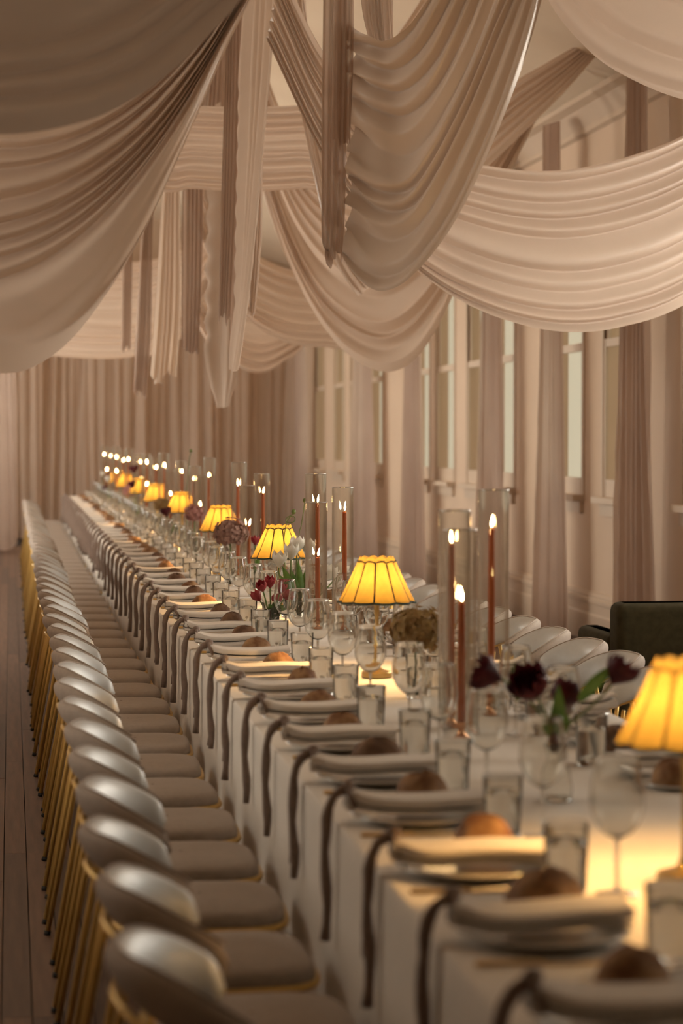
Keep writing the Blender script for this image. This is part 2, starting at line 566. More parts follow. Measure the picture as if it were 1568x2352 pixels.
def board(x, y0, y1, wide, mat):
    key = (round(y1 - y0, 2), wide, mat)
    if key not in board_meshes:
        g = 0.0016
        b = MB()
        L = y1 - y0 - 0.003
        b.add([(g, 0, -0.012), (wide - g, 0, -0.012), (wide - g, 0, -0.001), (wide - g - 0.001, 0, 0), (g + 0.001, 0, 0), (g, 0, -0.001),
               (g, L, -0.012), (wide - g, L, -0.012), (wide - g, L, -0.001), (wide - g - 0.001, L, 0), (g + 0.001, L, 0), (g, L, -0.001)],
              [(0, 5, 4, 3, 2, 1), (6, 7, 8, 9, 10, 11), (1, 2, 8, 7), (2, 3, 9, 8), (3, 4, 10, 9), (4, 5, 11, 10), (5, 0, 6, 11)])
        board_meshes[key] = b.mesh('plank', M[mat], False)
    link_mesh('plank', board_meshes[key], floor, (x, y0, random.choice((0, 0, -0.0008, -0.0014))))


xs = [-0.36 + BW * i for i in range(13)]
for i, x in enumerate(xs):
    y = 2.0 - random.uniform(0, 2.0)
    while y < 32:
        L = random.choice((2.4, 3.0, 3.6))
        board(x, y, y + L, BW, random.choice(('plank', 'plank', 'plank2')))
        y += L
x = ROOM_X0 - 0.02
wide = [(-2.02, -0.36)] + [(xs[-1] + BW, ROOM_X1 + 0.02)]
mb = MB()
for a, b in wide:
    mb.box(a, b, ROOM_Y0, ROOM_Y1, -0.012, 0)
mb.box(-0.36, xs[-1] + BW, ROOM_Y0, 0.0, -0.012, -0.001)
mb.box(-0.36, xs[-1] + BW, 34.6, ROOM_Y1, -0.012, -0.001)
rest = mb.build('floorboards', M['plank'], floor, False)
rest['kind'] = 'stuff'


# ------------------------------------------------------------------ draped cloth
def ridge(t):
    s_ = np.abs(np.sin(PI * t))
    return 0.55 * s_ ** 0.8 + 0.45 * s_ ** 2


def cloth(name, curves, mat, label, cat='drape', nu=90, nv=110, folds=7, amp=0.05, warp=0.8, ruffle=0.0, hem=0.0, seed=1, group=None, fan=0.0, droop=0.25, end_amp=1.0, fine=0.02):
    """curves: guide curves given as (px, py, Y); u runs along a curve, v from the first curve to the last.
    The folds run along u; they push the surface out of its mean surface."""
    C = np.stack([resample([at(*p) for p in c], nu) for c in curves])          # K, nu, 3
    K = len(curves)
    P = np.zeros((nu, nv, 3))
    tv = np.linspace(0, 1, K)
    vv = np.linspace(0, 1, nv)
    for i in range(nu):
        P[i] = resample(C[:, i, :], nv) if K > 2 else np.stack([np.interp(vv, tv, C[:, i, k]) for k in range(3)], axis=1)
    U, V = np.meshgrid(np.linspace(0, 1, nu), vv, indexing='ij')
    du = np.gradient(P, axis=0)
    dv = np.gradient(P, axis=1)
    nrm = np.cross(du, dv)
    nrm /= np.maximum(np.linalg.norm(nrm, axis=2, keepdims=True), 1e-9)
    if nrm[nu // 2, nv // 2, 1] > 0:
        nrm = -nrm
    # uneven fold widths, folds that wander and merge along the cloth
    T = V * folds + 0.5 * vnoise(V * folds * 0.6 + seed, seed + 7) + warp * vnoise2(U * 1.7 + seed * 3.1, V * 3.2, seed) + fan * (U - 0.5) * (V - 0.5) * folds
    A = 0.72 + 0.34 * vnoise2(U * 1.6 + 9.0, V * folds * 0.5 + 4.0, seed + 5)
    D = amp * A * ridge(T)
    D += amp * fine * ridge(T * 2.7)
    env = np.ones_like(U)
    if ruffle:
        env = env + ruffle * np.exp(-U / 0.07)
    env = env * (end_amp + (1 - end_amp) * np.clip(np.minimum(U, 1 - U) * 5, 0, 1)) if end_amp != 1.0 else env
    # stronger in the middle than at the rolled hems
    D = D * env
    P = P + nrm * D[..., None]
    P[..., 2] -= droop * D
    if ruffle:
        e = np.exp(-U / 0.045)
        P[..., 0] += 0.035 * ruffle * e * np.sin(2 * PI * (V * folds + 0.25)) * 0.5
        P[..., 2] -= 0.05 * ruffle * e * np.abs(np.sin(PI * V * folds))
    if hem:
        w = np.clip((U - 0.75) / 0.25, 0, 1) ** 2
        P[..., 2] += hem * w * (vnoise(V * folds * 1.3, seed + 11) + 0.5 * np.sign(np.sin(V * folds * 2.1 + seed)))
    mb = MB()
    mb.grid(P.tolist())
    o = mb.build(name, M[mat])
    return tag(o, label, cat, group)


SW = 'ivory swags under the ceiling'
# A: the near swag, dark, at the upper left corner
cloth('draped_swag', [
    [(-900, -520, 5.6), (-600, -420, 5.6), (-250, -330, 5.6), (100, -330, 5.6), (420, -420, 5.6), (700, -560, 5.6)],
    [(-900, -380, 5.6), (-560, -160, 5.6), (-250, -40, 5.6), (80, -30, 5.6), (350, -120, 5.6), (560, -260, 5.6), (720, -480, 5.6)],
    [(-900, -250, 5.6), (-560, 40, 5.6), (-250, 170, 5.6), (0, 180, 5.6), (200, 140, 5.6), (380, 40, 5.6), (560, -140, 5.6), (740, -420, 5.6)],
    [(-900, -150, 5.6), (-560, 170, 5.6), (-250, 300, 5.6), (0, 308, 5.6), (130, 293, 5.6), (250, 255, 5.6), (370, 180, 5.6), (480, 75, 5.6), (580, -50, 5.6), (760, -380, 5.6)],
], 'swag_shaded', 'shadowed ivory chiffon swag filling the upper left corner, closest to the camera', group=SW, folds=5, amp=0.05, seed=3)
# B: the large swag behind it
cloth('draped_swag', [
    [(-900, -300, 7.4), (-500, 130, 7.4), (-200, 270, 7.4), (0, 300, 7.4), (150, 285, 7.4), (300, 215, 7.4), (430, 105, 7.4), (520, -10, 7.4), (620, -200, 7.4)],
    [(-900, -200, 7.4), (-500, 340, 7.4), (-200, 480, 7.4), (0, 500, 7.4), (120, 478, 7.4), (240, 405, 7.4), (360, 285, 7.4), (455, 150, 7.4), (540, 10, 7.4), (640, -190, 7.4)],
    [(-900, -100, 7.4), (-500, 520, 7.4), (-200, 680, 7.4), (0, 695, 7.4), (110, 665, 7.4), (220, 580, 7.4), (330, 425, 7.4), (430, 260, 7.4), (505, 100, 7.4), (580, -30, 7.4), (655, -180, 7.4)],
    [(-900, 0, 7.4), (-500, 660, 7.4), (-200, 830, 7.4), (0, 850, 7.4), (85, 832, 7.4), (170, 768, 7.4), (260, 650, 7.4), (340, 512, 7.4), (405, 370, 7.4), (465, 235, 7.4), (525, 95, 7.4), (590, -30, 7.4), (670, -170, 7.4)],
], 'swag', 'large ivory chiffon swag sweeping down to the left picture edge, with diagonal folds', group=SW, folds=8, amp=0.075, seed=8, nv=140)
# C: the dark cowl in the middle with the ruffled left edge
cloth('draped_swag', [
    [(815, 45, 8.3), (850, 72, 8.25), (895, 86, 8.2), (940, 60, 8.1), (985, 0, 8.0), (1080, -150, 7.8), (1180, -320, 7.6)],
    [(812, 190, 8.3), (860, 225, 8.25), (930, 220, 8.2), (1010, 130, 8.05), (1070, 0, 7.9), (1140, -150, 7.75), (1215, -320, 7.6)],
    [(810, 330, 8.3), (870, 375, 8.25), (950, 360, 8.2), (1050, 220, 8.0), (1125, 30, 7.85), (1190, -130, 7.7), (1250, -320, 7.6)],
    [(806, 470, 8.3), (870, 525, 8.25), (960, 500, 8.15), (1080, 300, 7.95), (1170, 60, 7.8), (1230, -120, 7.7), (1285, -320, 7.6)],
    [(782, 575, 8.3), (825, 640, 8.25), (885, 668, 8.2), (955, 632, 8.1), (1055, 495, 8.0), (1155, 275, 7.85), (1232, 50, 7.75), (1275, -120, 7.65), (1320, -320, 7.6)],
], 'swag_shaded', 'dim cowl-shaped chiffon swag in the middle, ruffled along its upright left edge', group=SW, folds=9, amp=0.055, ruffle=0.8, seed=12, nv=150)
# E: upper right
cloth('draped_swag', [
    [(1230, -420, 8.9), (1330, -300, 8.9), (1450, -200, 8.9), (1568, -140, 8.9), (1750, -110, 8.9), (1950, -160, 8.9), (2200, -330, 8.9)],
    [(1200, -330, 8.9), (1300, -160, 8.9), (1420, -40, 8.9), (1568, 40, 8.9), (1750, 75, 8.9), (1950, 30, 8.9), (2200, -230, 8.9)],
    [(1165, -250, 8.9), (1215, -110, 8.9), (1262, 10, 8.9), (1345, 110, 8.9), (1430, 172, 8.9), (1568, 228, 8.9), (1750, 250, 8.9), (1950, 190, 8.9), (2200, -120, 8.9)],
], 'swag', 'ivory chiffon swag crossing the upper right corner under the ceiling', group=SW, folds=5, amp=0.06, seed=21)
# D: big bright swag on the right
cloth('draped_swag', [
    [(640, -80, 11.2), (740, 120, 11.2), (880, 275, 11.2), (1010, 350, 11.2), (1125, 378, 11.2), (1230, 388, 11.2), (1330, 380, 11.2), (1450, 350, 11.2), (1568, 302, 11.2), (1750, 190, 11.2), (2050, -80, 11.2)],
    [(630, -20, 11.2), (740, 230, 11.2), (870, 400, 11.2), (1000, 480, 11.2), (1130, 520, 11.2), (1260, 535, 11.2), (1400, 520, 11.2), (1568, 455, 11.2), (1780, 320, 11.2), (2060, 0, 11.2)],
    [(620, 40, 11.2), (740, 300, 11.2), (870, 500, 11.2), (1000, 600, 11.2), (1140, 650, 11.2), (1280, 668, 11.2), (1420, 650, 11.2), (1568, 590, 11.2), (1800, 420, 11.2), (2070, 70, 11.2)],
    [(610, 90, 11.2), (740, 360, 11.2), (860, 525, 11.2), (960, 622, 11.2), (1060, 690, 11.2), (1180, 737, 11.2), (1300, 757, 11.2), (1420, 745, 11.2), (1568, 692, 11.2), (1800, 530, 11.2), (2080, 140, 11.2)],
], 'swag', 'broad bright ivory satin swag with level folds hanging on the right above the windows', group=SW, folds=8, amp=0.085, warp=0.5, seed=30, nv=150)
# L: narrow arm coming down behind the middle
cloth('draped_swag', [
    [(636, -120, 11.8), (652, 60, 11.8), (688, 245, 11.8), (733, 465, 11.8), (770, 600, 11.8), (820, 680, 11.8)],
    [(690, -120, 11.8), (708, 80, 11.8), (735, 270, 11.8), (775, 450, 11.8), (820, 570, 11.8), (870, 640, 11.8)],
], 'swag', 'slim steep arm of chiffon falling behind the dim middle swag', group=SW, folds=3, amp=0.04, seed=33, nv=50)
# K: level band crossing behind the tails
cloth('draped_swag', [
    [(20, -380, 13.6), (150, -60, 13.6), (340, 215, 13.6), (440, 240, 13.6), (560, 244, 13.6), (690, 240, 13.6), (800, 215, 13.6), (1000, -60, 13.6), (1120, -380, 13.6)],
    [(10, -380, 13.6), (130, 40, 13.6), (340, 335, 13.6), (440, 345, 13.6), (560, 348, 13.6), (690, 338, 13.6), (800, 320, 13.6), (1020, 40, 13.6), (1130, -380, 13.6)],
    [(0, -380, 13.6), (110, 140, 13.6), (340, 418, 13.6), (440, 432, 13.6), (560, 438, 13.6), (690, 432, 13.6), (800, 410, 13.6), (1040, 140, 13.6), (1140, -380, 13.6)],
], 'swag_far', 'level ivory swag stretched across behind the hanging tails near the middle', group=SW, folds=10, amp=0.06, warp=0.4, seed=36)
# F: the deep loop in the centre
cloth('draped_swag', [
    [(560, -60, 16.2), (620, 200, 16.2), (690, 430, 16.2), (770, 560, 16.2), (870, 610, 16.2), (960, 560, 16.2), (1050, 460, 16.2), (1120, 370, 16.2), (1190, 265, 16.2), (1262, 165, 16.2)],
    [(540, -20, 16.2), (590, 240, 16.2), (650, 470, 16.2), (720, 620, 16.2), (800, 690, 16.2), (880, 710, 16.2), (960, 670, 16.2), (1040, 560, 16.2), (1110, 440, 16.2), (1185, 315, 16.2), (1258, 195, 16.2)],
    [(520, 40, 16.2), (560, 290, 16.2), (606, 455, 16.2), (660, 600, 16.2), (730, 732, 16.2), (800, 815, 16.2), (880, 852, 16.2), (950, 825, 16.2), (1010, 735, 16.2), (1062, 620, 16.2), (1120, 490, 16.2), (1185, 360, 16.2), (1252, 228, 16.2)],
], 'swag_far', 'deep bright loop of ivory chiffon hanging in the centre over the candles', group=SW, folds=6, amp=0.08, seed=41, nv=130)
# H: slanting band up to the cornice
cloth('draped_swag', [
    [(520, -330, 15.7), (580, 60, 15.7), (680, 330, 15.7), (800, 420, 15.7), (900, 400, 15.7), (1000, 320, 15.7), (1100, 238, 15.7), (1180, 185, 15.7), (1250, 145, 15.7), (1330, 98, 15.7), (1420, 40, 15.7)],
    [(500, -330, 15.7), (560, 150, 15.7), (660, 480, 15.7), (780, 640, 15.7), (880, 620, 15.7), (980, 510, 15.7), (1060, 435, 15.7), (1130, 370, 15.7), (1200, 303, 15.7), (1290, 215, 15.7), (1360, 135, 15.7), (1425, 60, 15.7)],
], 'swag_far', 'slanting ivory swag gathered up towards the cornice at the upper right', group=SW, folds=6, amp=0.07, warp=0.3, seed=44, nu=130)
# far swags
cloth('draped_swag', [
    [(400, 40, 20.5), (440, 330, 20.5), (520, 520, 20.5), (620, 600, 20.5), (720, 620, 20.5), (820, 590, 20.5), (960, 400, 20.5), (1020, 60, 20.5)],
    [(390, 40, 20.5), (420, 420, 20.5), (500, 640, 20.5), (570, 735, 20.5), (650, 783, 20.5), (740, 795, 20.5), (830, 778, 20.5), (970, 560, 20.5), (1035, 60, 20.5)],
], 'swag_far', 'shallow far swag of ivory chiffon showing left of the deep centre loop', group=SW, folds=7, amp=0.10, warp=0.4, seed=48)
cloth('draped_swag', [
    [(370, 230, 25.5), (410, 540, 25.5), (480, 680, 25.5), (560, 735, 25.5), (640, 738, 25.5), (720, 690, 25.5), (800, 520, 25.5), (840, 240, 25.5)],
    [(362, 230, 25.5), (400, 600, 25.5), (460, 760, 25.5), (530, 830, 25.5), (595, 858, 25.5), (650, 830, 25.5), (700, 785, 25.5), (800, 590, 25.5), (850, 240, 25.5)],
], 'swag_far', 'farthest small pale swag in front of the sheer-curtained windows', group=SW, folds=5, amp=0.12, warp=0.4, seed=52)
cloth('draped_swag', [
    [(-200, 360, 22.0), (-60, 520, 22.0), (120, 590, 22.0), (280, 600, 22.0), (420, 570, 22.0), (520, 470, 22.0)],
    [(-220, 500, 22.0), (-80, 720, 22.0), (60, 800, 22.0), (180, 820, 22.0), (300, 818, 22.0), (400, 790, 22.0), (520, 600, 22.0)],
], 'swag_far', 'far ivory swag peeking out below the large left swag beside the hanging tails', group=SW, folds=9, amp=0.09, warp=0.3, seed=55)
# S2, S3: cowls seen nearly edge-on, one edge notched by the pleats
def notched(x0, x1, y0, y1, n, cut, Y):
    out = []
    for i in range(2 * n + 1):
        t = i / (2 * n)
        out.append((x0 + (x1 - x0) * t + (cut if i % 2 else 0), y0 + (y1 - y0) * t, Y))
    return out


cloth('draped_swag', [
    [(598, -430, 12.2), (562, 60, 12.2)] + notched(554, 549, 180, 720, 9, 5, 12.2) + [(541, 790, 12.2), (539, 845, 12.2)],
    [(606, -430, 12.1), (584, 60, 12.1), (570, 400, 12.1), (558, 680, 12.1), (542, 852, 12.1)],
    [(620, -430, 12.0), (612, 60, 12.0), (592, 380, 12.0), (570, 660, 12.0), (546, 850, 12.0)],
    [(648, -430, 11.9), (640, -40, 11.9), (630, 160, 11.9), (604, 440, 11.9), (576, 690, 11.9), (551, 850, 11.9)],
], 'swag_soft', 'tall narrow chiffon cowl seen nearly edge-on beside the middle taupe tail', group=SW, folds=5, amp=0.035, warp=0.3, seed=60, nu=140)
cloth('draped_swag', [
    [(506, -300, 14.9), (476, 340, 14.9)] + notched(470, 470, 440, 800, 6, 8, 14.9) + [(482, 868, 14.9), (500, 932, 14.9)],
    [(540, -300, 14.8), (512, 340, 14.8), (506, 620, 14.8), (504, 800, 14.8), (508, 880, 14.8), (512, 936, 14.8)],
    [(590, -300, 14.6), (566, 340, 14.6), (558, 600, 14.6), (552, 770, 14.6), (544, 860, 14.6), (526, 934, 14.6)],
], 'swag_soft', 'pale smooth cowl with notched left edge hanging low between two tails', group=SW, folds=3, amp=0.025, warp=0.3, seed=63, nu=140)

# tails: vertical gathered ends that hang from the ceiling line over the table
TL = 'gathered chiffon tails hanging over the table'
TAILS = [
    ([(768, -220, 8.15), (767, 0, 8.15), (764, 160, 8.15), (762, 335, 8.15)], [(812, -220, 8.15), (811, 0, 8.15), (809, 160, 8.15), (803, 330, 8.15)], 'dark upper layer of the middle taupe tail ending halfway down', 3, 0.03, 'tail'),
    ([(742, -220, 8.25), (741, 0, 8.25), (738, 280, 8.25), (737, 560, 8.25), (752, 600, 8.25)], [(795, -220, 8.25), (797, 0, 8.25), (795, 300, 8.25), (792, 480, 8.25), (783, 612, 8.25)], 'long taupe chiffon tail hanging beside the dim middle cowl, ragged at its hem', 4, 0.035, 'tail'),
    ([(826, -200, 9.3), (828, 0, 9.3), (850, 110, 9.3)], [(896, -200, 9.3), (900, 0, 9.3), (902, 110, 9.3)], 'short pale mauve tail at the top edge behind the middle cowl', 5, 0.03, 'tail'),
    ([(519, -160, 12.3), (518, 60, 12.3), (509, 400, 12.3), (501, 728, 12.3)], [(562, -160, 12.3), (556, 60, 12.3), (548, 400, 12.3), (531, 735, 12.3)], 'long mauve-brown tail in the middle with a squared lower hem', 5, 0.035, 'tail'),
    ([(536, -430, 12.6), (533, 300, 12.6), (530, 600, 12.6), (526, 780, 12.6)], [(548, -430, 12.6), (551, 300, 12.6), (549, 600, 12.6), (543, 792, 12.6)], 'thin darker strip of chiffon behind the squared mauve-brown tail', 2, 0.02, 'tail'),
    ([(590, -430, 12.5), (582, 420, 12.5), (576, 600, 12.5), (572, 716, 12.5)], [(600, -430, 12.5), (602, 430, 12.5), (596, 600, 12.5), (584, 722, 12.5)], 'small fluttering chiffon end right of the edge-on cowl', 4, 0.02, 'swag'),
    ([(440, -310, 14.6), (424, 200, 14.6), (418, 430, 14.6), (417, 620, 14.6), (416, 805, 14.6)], [(466, -310, 14.6), (470, 200, 14.6), (466, 430, 14.6), (462, 640, 14.6), (456, 812, 14.6)], 'brown chiffon tail with straight pleats left of the notched pale cowl', 5, 0.04, 'tail'),
    ([(392, -210, 15.8), (384, 250, 15.8), (372, 440, 15.8), (356, 700, 15.8), (344, 872, 15.8)], [(412, -210, 15.8), (414, 250, 15.8), (412, 440, 15.8), (414, 700, 15.8), (404, 862, 15.8)], 'wide peach-lit chiffon tail fraying over the distant candles', 5, 0.05, 'swag_far'),
    ([(346, -50, 18.2), (338, 330, 18.2), (325, 520, 18.2), (312, 760, 18.2), (305, 900, 18.2)], [(362, -50, 18.2), (362, 330, 18.2), (350, 520, 18.2), (346, 760, 18.2), (336, 912, 18.2)], 'lowest hanging pale tail above the far candles, warm at its tip', 5, 0.05, 'tail'),
    ([(292, 20, 20.0), (282, 480, 20.0), (280, 640, 20.0), (278, 800, 20.0)], [(306, 40, 20.0), (305, 480, 20.0), (303, 640, 20.0), (300, 800, 20.0)], 'faint narrow taupe tail beside the far left swag', 4, 0.04, 'tail'),
    ([(488, -330, 14.2), (478, 20, 14.2), (470, 120, 14.2), (455, 250, 14.2)], [(516, -330, 14.2), (518, 20, 14.2), (516, 120, 14.2), (512, 250, 14.2)], 'pleated dark gather above the level swag near the ceiling', 6, 0.04, 'tail'),
]
for k, (l, r, lab, nf, am, mt) in enumerate(TAILS):
    cloth('hanging_drape', [l, r], mt, lab, group=TL, nu=60, nv=60, folds=nf, amp=am, warp=0.35, hem=0.03, seed=70 + k, droop=0.0, fine=0.2)


# ------------------------------------------------------------------ curtains along the right wall
def wall_curtain(px, wtop, wbot, label, seed, X=4.12, mat='curtain', folds=6):
    y = 16.0
    for _ in range(30):                      # depth at which this pixel column meets x = X
        p = at(px, 1000, y)
        y *= X / p.x
    c = at(px, 1000, y)
    s = y / F_PX
    rng = np.random.default_rng(seed)
    nu, nv = 70, 90
    U, V = np.meshgrid(np.linspace(0, 1, nu), np.linspace(0, 1, nv), indexing='ij')
    zt, zb = 3.95, 0.02
    width = (wtop + (wbot - wtop) * np.clip(U * 1.15 - 0.1, 0, 1) ** 1.1) * s * 3.4
    T = V * folds + 0.35 * vnoise2(U * 2.2, V * folds, seed) + seed * 0.37
    A = 0.075 * (0.75 + 0.5 * vnoise2(U * 1.3, V * 3, seed + 1)) * (0.6 + 0.6 * U)
    tw = V - 0.5
    Yc = c.y + width * tw * 0.72
    Xc = X + A * (ridge(T) - 0.5) - width * tw * 0.10
    Z = zt + (zb - zt) * U
    P = np.stack([Xc, Yc, Z], axis=2)
    mb = MB(); mb.grid(P.tolist())
    return tag(mb.build('wall_curtain', M[mat]), label, 'curtain', 'taupe sheers along the window wall')


CURT = [
    (1458, 42, 92, 'closest taupe curtain falling from the cornice behind the olive armchair'),
    (1265, 36, 86, 'taupe curtain with pale edge, second from the olive armchair along the window wall'),
    (1128, 34, 76, 'third taupe curtain from the olive armchair, bright strip down its middle'),
    (948, 34, 76, 'fourth taupe curtain from the olive armchair, between narrow window panes'),
    (832, 36, 92, 'dark brown curtain behind the second candle cluster, fifth from the olive armchair'),
    (688, 30, 60, 'farthest curtain on the window wall beside the corner'),
]
for k, (px, a, b, lab) in enumerate(CURT):
    wall_curtain(px, a, b, lab, 100 + k)

# ------------------------------------------------------------------ sheers across the back
BX = np.linspace(ROOM_X0 + 0.05, ROOM_X1 - 0.05, 9)
backlab = ['far back sheer curtain in the left corner of the hall', 'second back sheer curtain from the left corner', 'back sheer curtain behind the far chairs',
           'back sheer curtain just behind the far table end', 'back sheer curtain behind the farthest candles', 'pale back sheer curtain right of the farthest candles',
           'bright back sheer curtain lit by a window behind it', 'back sheer curtain in the right corner by the window wall']
for k in range(8):
    x0, x1 = BX[k] - 0.06, BX[k + 1] + 0.06
    nu, nv = 30, 130
    U, V = np.meshgrid(np.linspace(0, 1, nu), np.linspace(0, 1, nv), indexing='ij')
    T = V * 5.0 + 0.5 * vnoise2(U * 0.9, V * 6, 200 + k)
    A = 0.10 * (0.7 + 0.6 * vnoise2(U * 0.7, V * 5 + 3, 210 + k))
    Yc = 34.5 + (k % 2) * 0.14 - A * ridge(T) - 0.02 * ridge(T * 2.3)
    P = np.stack([x0 + (x1 - x0) * V + 0.02 * U * np.sin(T * 6), Yc, 4.05 + (0.02 - 4.05) * U], axis=2)
    mb = MB(); mb.grid(P.tolist())
    tag(mb.build('sheer_curtain', M['sheer']), backlab[k], 'curtain', 'sheers across the back of the hall')
# looped sheer at the far left
nu, nv = 50, 70
U, V = np.meshgrid(np.linspace(0, 1, nu), np.linspace(0, 1, nv), indexing='ij')
Z = 4.0 + (0.03 + 0.10 * np.abs(2 * ((V * 2) % 1) - 1) ** 2 - 4.0) * U
P = np.stack([-0.62 + 0.70 * V, 30.6 - 0.07 * ridge(V * 5 + 0.3 * vnoise2(U, V * 5, 3)), Z], axis=2)
mb = MB(); mb.grid(P.tolist())
tag(mb.build('sheer_curtain', M['curtain']), 'looped pale sheer at the left picture edge beyond the chair row', 'curtain', 'sheers across the back of the hall')

# ------------------------------------------------------------------ table
TX0, TX1, TY0, TY1, TZ = 0.66, 1.70, 1.8, 29.6, 0.75
ny = 420
rows = []
for j in range(ny + 1):
    y = TY0 + (TY1 - TY0) * j / ny
    w0 = 0.010 * float(vnoise(y * 2.3, 1)) + 0.006 * float(vnoise(y * 6.1, 2))
    w1 = 0.010 * float(vnoise(y * 2.3, 5)) + 0.006 * float(vnoise(y * 6.1, 6))
    row = []
    for z in (0.015, 0.15, 0.3, 0.45, 0.6, 0.7):
        k = (TZ - z) / TZ
        row.append((TX0 - 0.003 + (w0 - 0.010) * k * 0.5, y, z))
    row += [(TX0 - 0.003, y, TZ - 0.008), (TX0, y, TZ - 0.002), (TX0 + 0.006, y, TZ), (TX0 + 0.2, y, TZ), (1.0, y, TZ), (1.36, y, TZ), (TX1 - 0.2, y, TZ),
            (TX1 - 0.006, y, TZ), (TX1, y, TZ - 0.002), (TX1 + 0.003, y, TZ - 0.008)]
    for z in (0.7, 0.6, 0.45, 0.3, 0.15, 0.015):
        k = (TZ - z) / TZ
        row.append((TX1 + 0.003 + (w1 + 0.010) * k * 0.5, y, z))
    rows.append(row)
mb = MB(); mb.grid(rows)
m = len(rows[0])
mb.f.append(tuple(range(m)))
mb.f.append(tuple(ny * m + k for k in range(m - 1, -1, -1)))
tag(mb.build('tablecloth', M['cloth']), 'long pale linen cloth covering the banquet table down to the floor', 'tablecloth')


# ------------------------------------------------------------------ chairs
def chair_proto():
    root = empty('dining_chair')
    cx, rx, ry = -0.045, 0.156, 0.202

    def back_pt(a, grow=0.0):               # a: 0 at the middle of the back, +-1 at the tips
        an = PI - a * math.radians(98)
        return cx + (rx + grow) * math.cos(an), (ry + grow) * math.sin(an)

    def back_z(a):
        return 0.748 - 0.088 * max(0.0, (abs(a) - 0.30) / 0.70) ** 1.7, 0.676 - 0.088 * abs(a) ** 1.3

    # backrest: a padded band, outer shell taupe, inner pad paled by painted-in window light
    na = 44

    def band(outer):
        P = []
        for i in range(na + 1):
            a = -1 + 2 * i / na
            tip = max(0.0, (abs(a) - 0.45) / 0.55)
            ztop, zbot = back_z(a)
            close = math.sqrt(max(0.0, 1 - max(0, (abs(a) - 0.90) / 0.10) ** 2))
            zm, hh = (ztop + zbot) / 2, (ztop - zbot) / 2 * max(close, 0.02)
            ring = []
            for k in range(14):
                b = k / 13 * PI - PI / 2           # bottom -> top
                thick = (0.032 if outer else 0.022) * max(close, 0.03)
                g = thick * math.cos(b) * (1.0 if outer else -1.0)
                g += 0.018 * (math.sin(b)) * (1 - 0.5 * tip)
                x, y = back_pt(a, g)
                ring.append((x, y, zm + hh * (math.sin(b))))
            P.append(ring)
        return P
    sh = MB(); sh.grid(band(True)); so = sh.build('backrest', M['pad'], root)
    ip = MB(); ip.grid(band(False)); ip.build('inner_pad', M['shell'], so)['label'] = 'leather pad facing the table, window light painted into its pale grey'
    pts = [(*back_pt(-0.96 + 1.92 * i / 40, 0.018), back_z(-0.96 + 1.92 * i / 40)[0] + 0.001) for i in range(41)]
    pts = [(p[0] , p[1], p[2]) for p in pts]
    MB().tube(pts, 0.0035, 6).build('piping', M['pad'], so)
    # gold rail under the back
    rail = [(*back_pt(-0.94 + 1.88 * i / 36, 0.020), back_z(-0.94 + 1.88 * i / 36)[1] - 0.003) for i in range(37)]
    MB().tube(rail, 0.0085, 8).build('back_rail', M['gold_leg'], root)
    # seat
    def se(t, a, b, n=4.0):
        c, s = math.cos(t), math.sin(t)
        return a * math.copysign(abs(c) ** (2 / n), c), b * math.copysign(abs(s) ** (2 / n), s)
    P = []
    prof = [(0.88, 0.438), (0.965, 0.440), (0.995, 0.447), (1.0, 0.457), (0.99, 0.470), (0.96, 0.479), (0.88, 0.485), (0.6, 0.490), (0.25, 0.492), (0.02, 0.492)]
    for r, z in prof:
        ring = []
        for i in range(40):
            x, y = se(2 * PI * i / 40, 0.192, 0.198)
            ring.append((0.046 + x * r, y * r, z))
        P.append(ring)
    s = MB(); s.grid(P, wrap_v=True)
    s.f.append(tuple(range(39, -1, -1)))
    s.build('seat', M['pad'], root)
    ring = [(0.046 + se(2 * PI * i / 40, 0.195, 0.201)[0], se(2 * PI * i / 40, 0.195, 0.201)[1], 0.443) for i in range(41)]
    MB().tube(ring, 0.0085, 8, caps=False).build('seat_ring', M['gold_leg'], root)
    # legs and supports
    for sy in (-1, 1):
        leg = MB().tube([(-0.150, sy * 0.150, 0.612), (-0.178, sy * 0.165, 0.46), (-0.262, sy * 0.200, 0.008)], 0.0085, 8).build('leg', M['gold_leg'], root)
        MB().tube([(-0.2605, sy * 0.1995, 0.014), (-0.2640, sy * 0.2007, 0.0)], 0.0105, 8).build('foot_cap', M['rubber'], leg)
        leg = MB().tube([(0.185, sy * 0.170, 0.443), (0.20, sy * 0.180, 0.3), (0.225, sy * 0.20, 0.0)], 0.0085, 8).build('leg', M['gold_leg'], root)
        MB().tube([(-0.085, sy * 0.200, 0.585), (-0.078, sy * 0.202, 0.52), (-0.06, sy * 0.201, 0.443)], 0.0075, 8).build('back_support', M['gold_leg'], root)
    return root


NSET = 48
CH0, SET0, PITCHY = 3.52, 3.46, 0.55
chair = chair_proto()
first = True
jr = random.Random(5)
for k in range(0, NSET - 1):
    o = chair if first else copy_tree(chair)
    first = False
    o.location = (0.376 + jr.uniform(-0.008, 0.008), CH0 + PITCHY * k + jr.uniform(-0.012, 0.012), 0)
    o.rotation_euler = (0, 0, jr.uniform(-0.05, 0.05))
    tag(o, 'grey gold-legged chair, %s from the camera in the row left of the table' % ordinal(k + 1), 'chair', 'chairs in the left row')
n = 0
for k in range(7, 28):
    o = copy_tree(chair)
    n += 1
    o.location = (2.05 + jr.uniform(-0.015, 0.015), CH0 + 0.1 + PITCHY * k + jr.uniform(-0.015, 0.015), 0)
    o.rotation_euler = (0, 0, PI + jr.uniform(-0.06, 0.06))
    tag(o, 'grey gold-legged chair, %s from the camera on the far side of the table' % ordinal(n), 'chair', 'chairs on the window side')

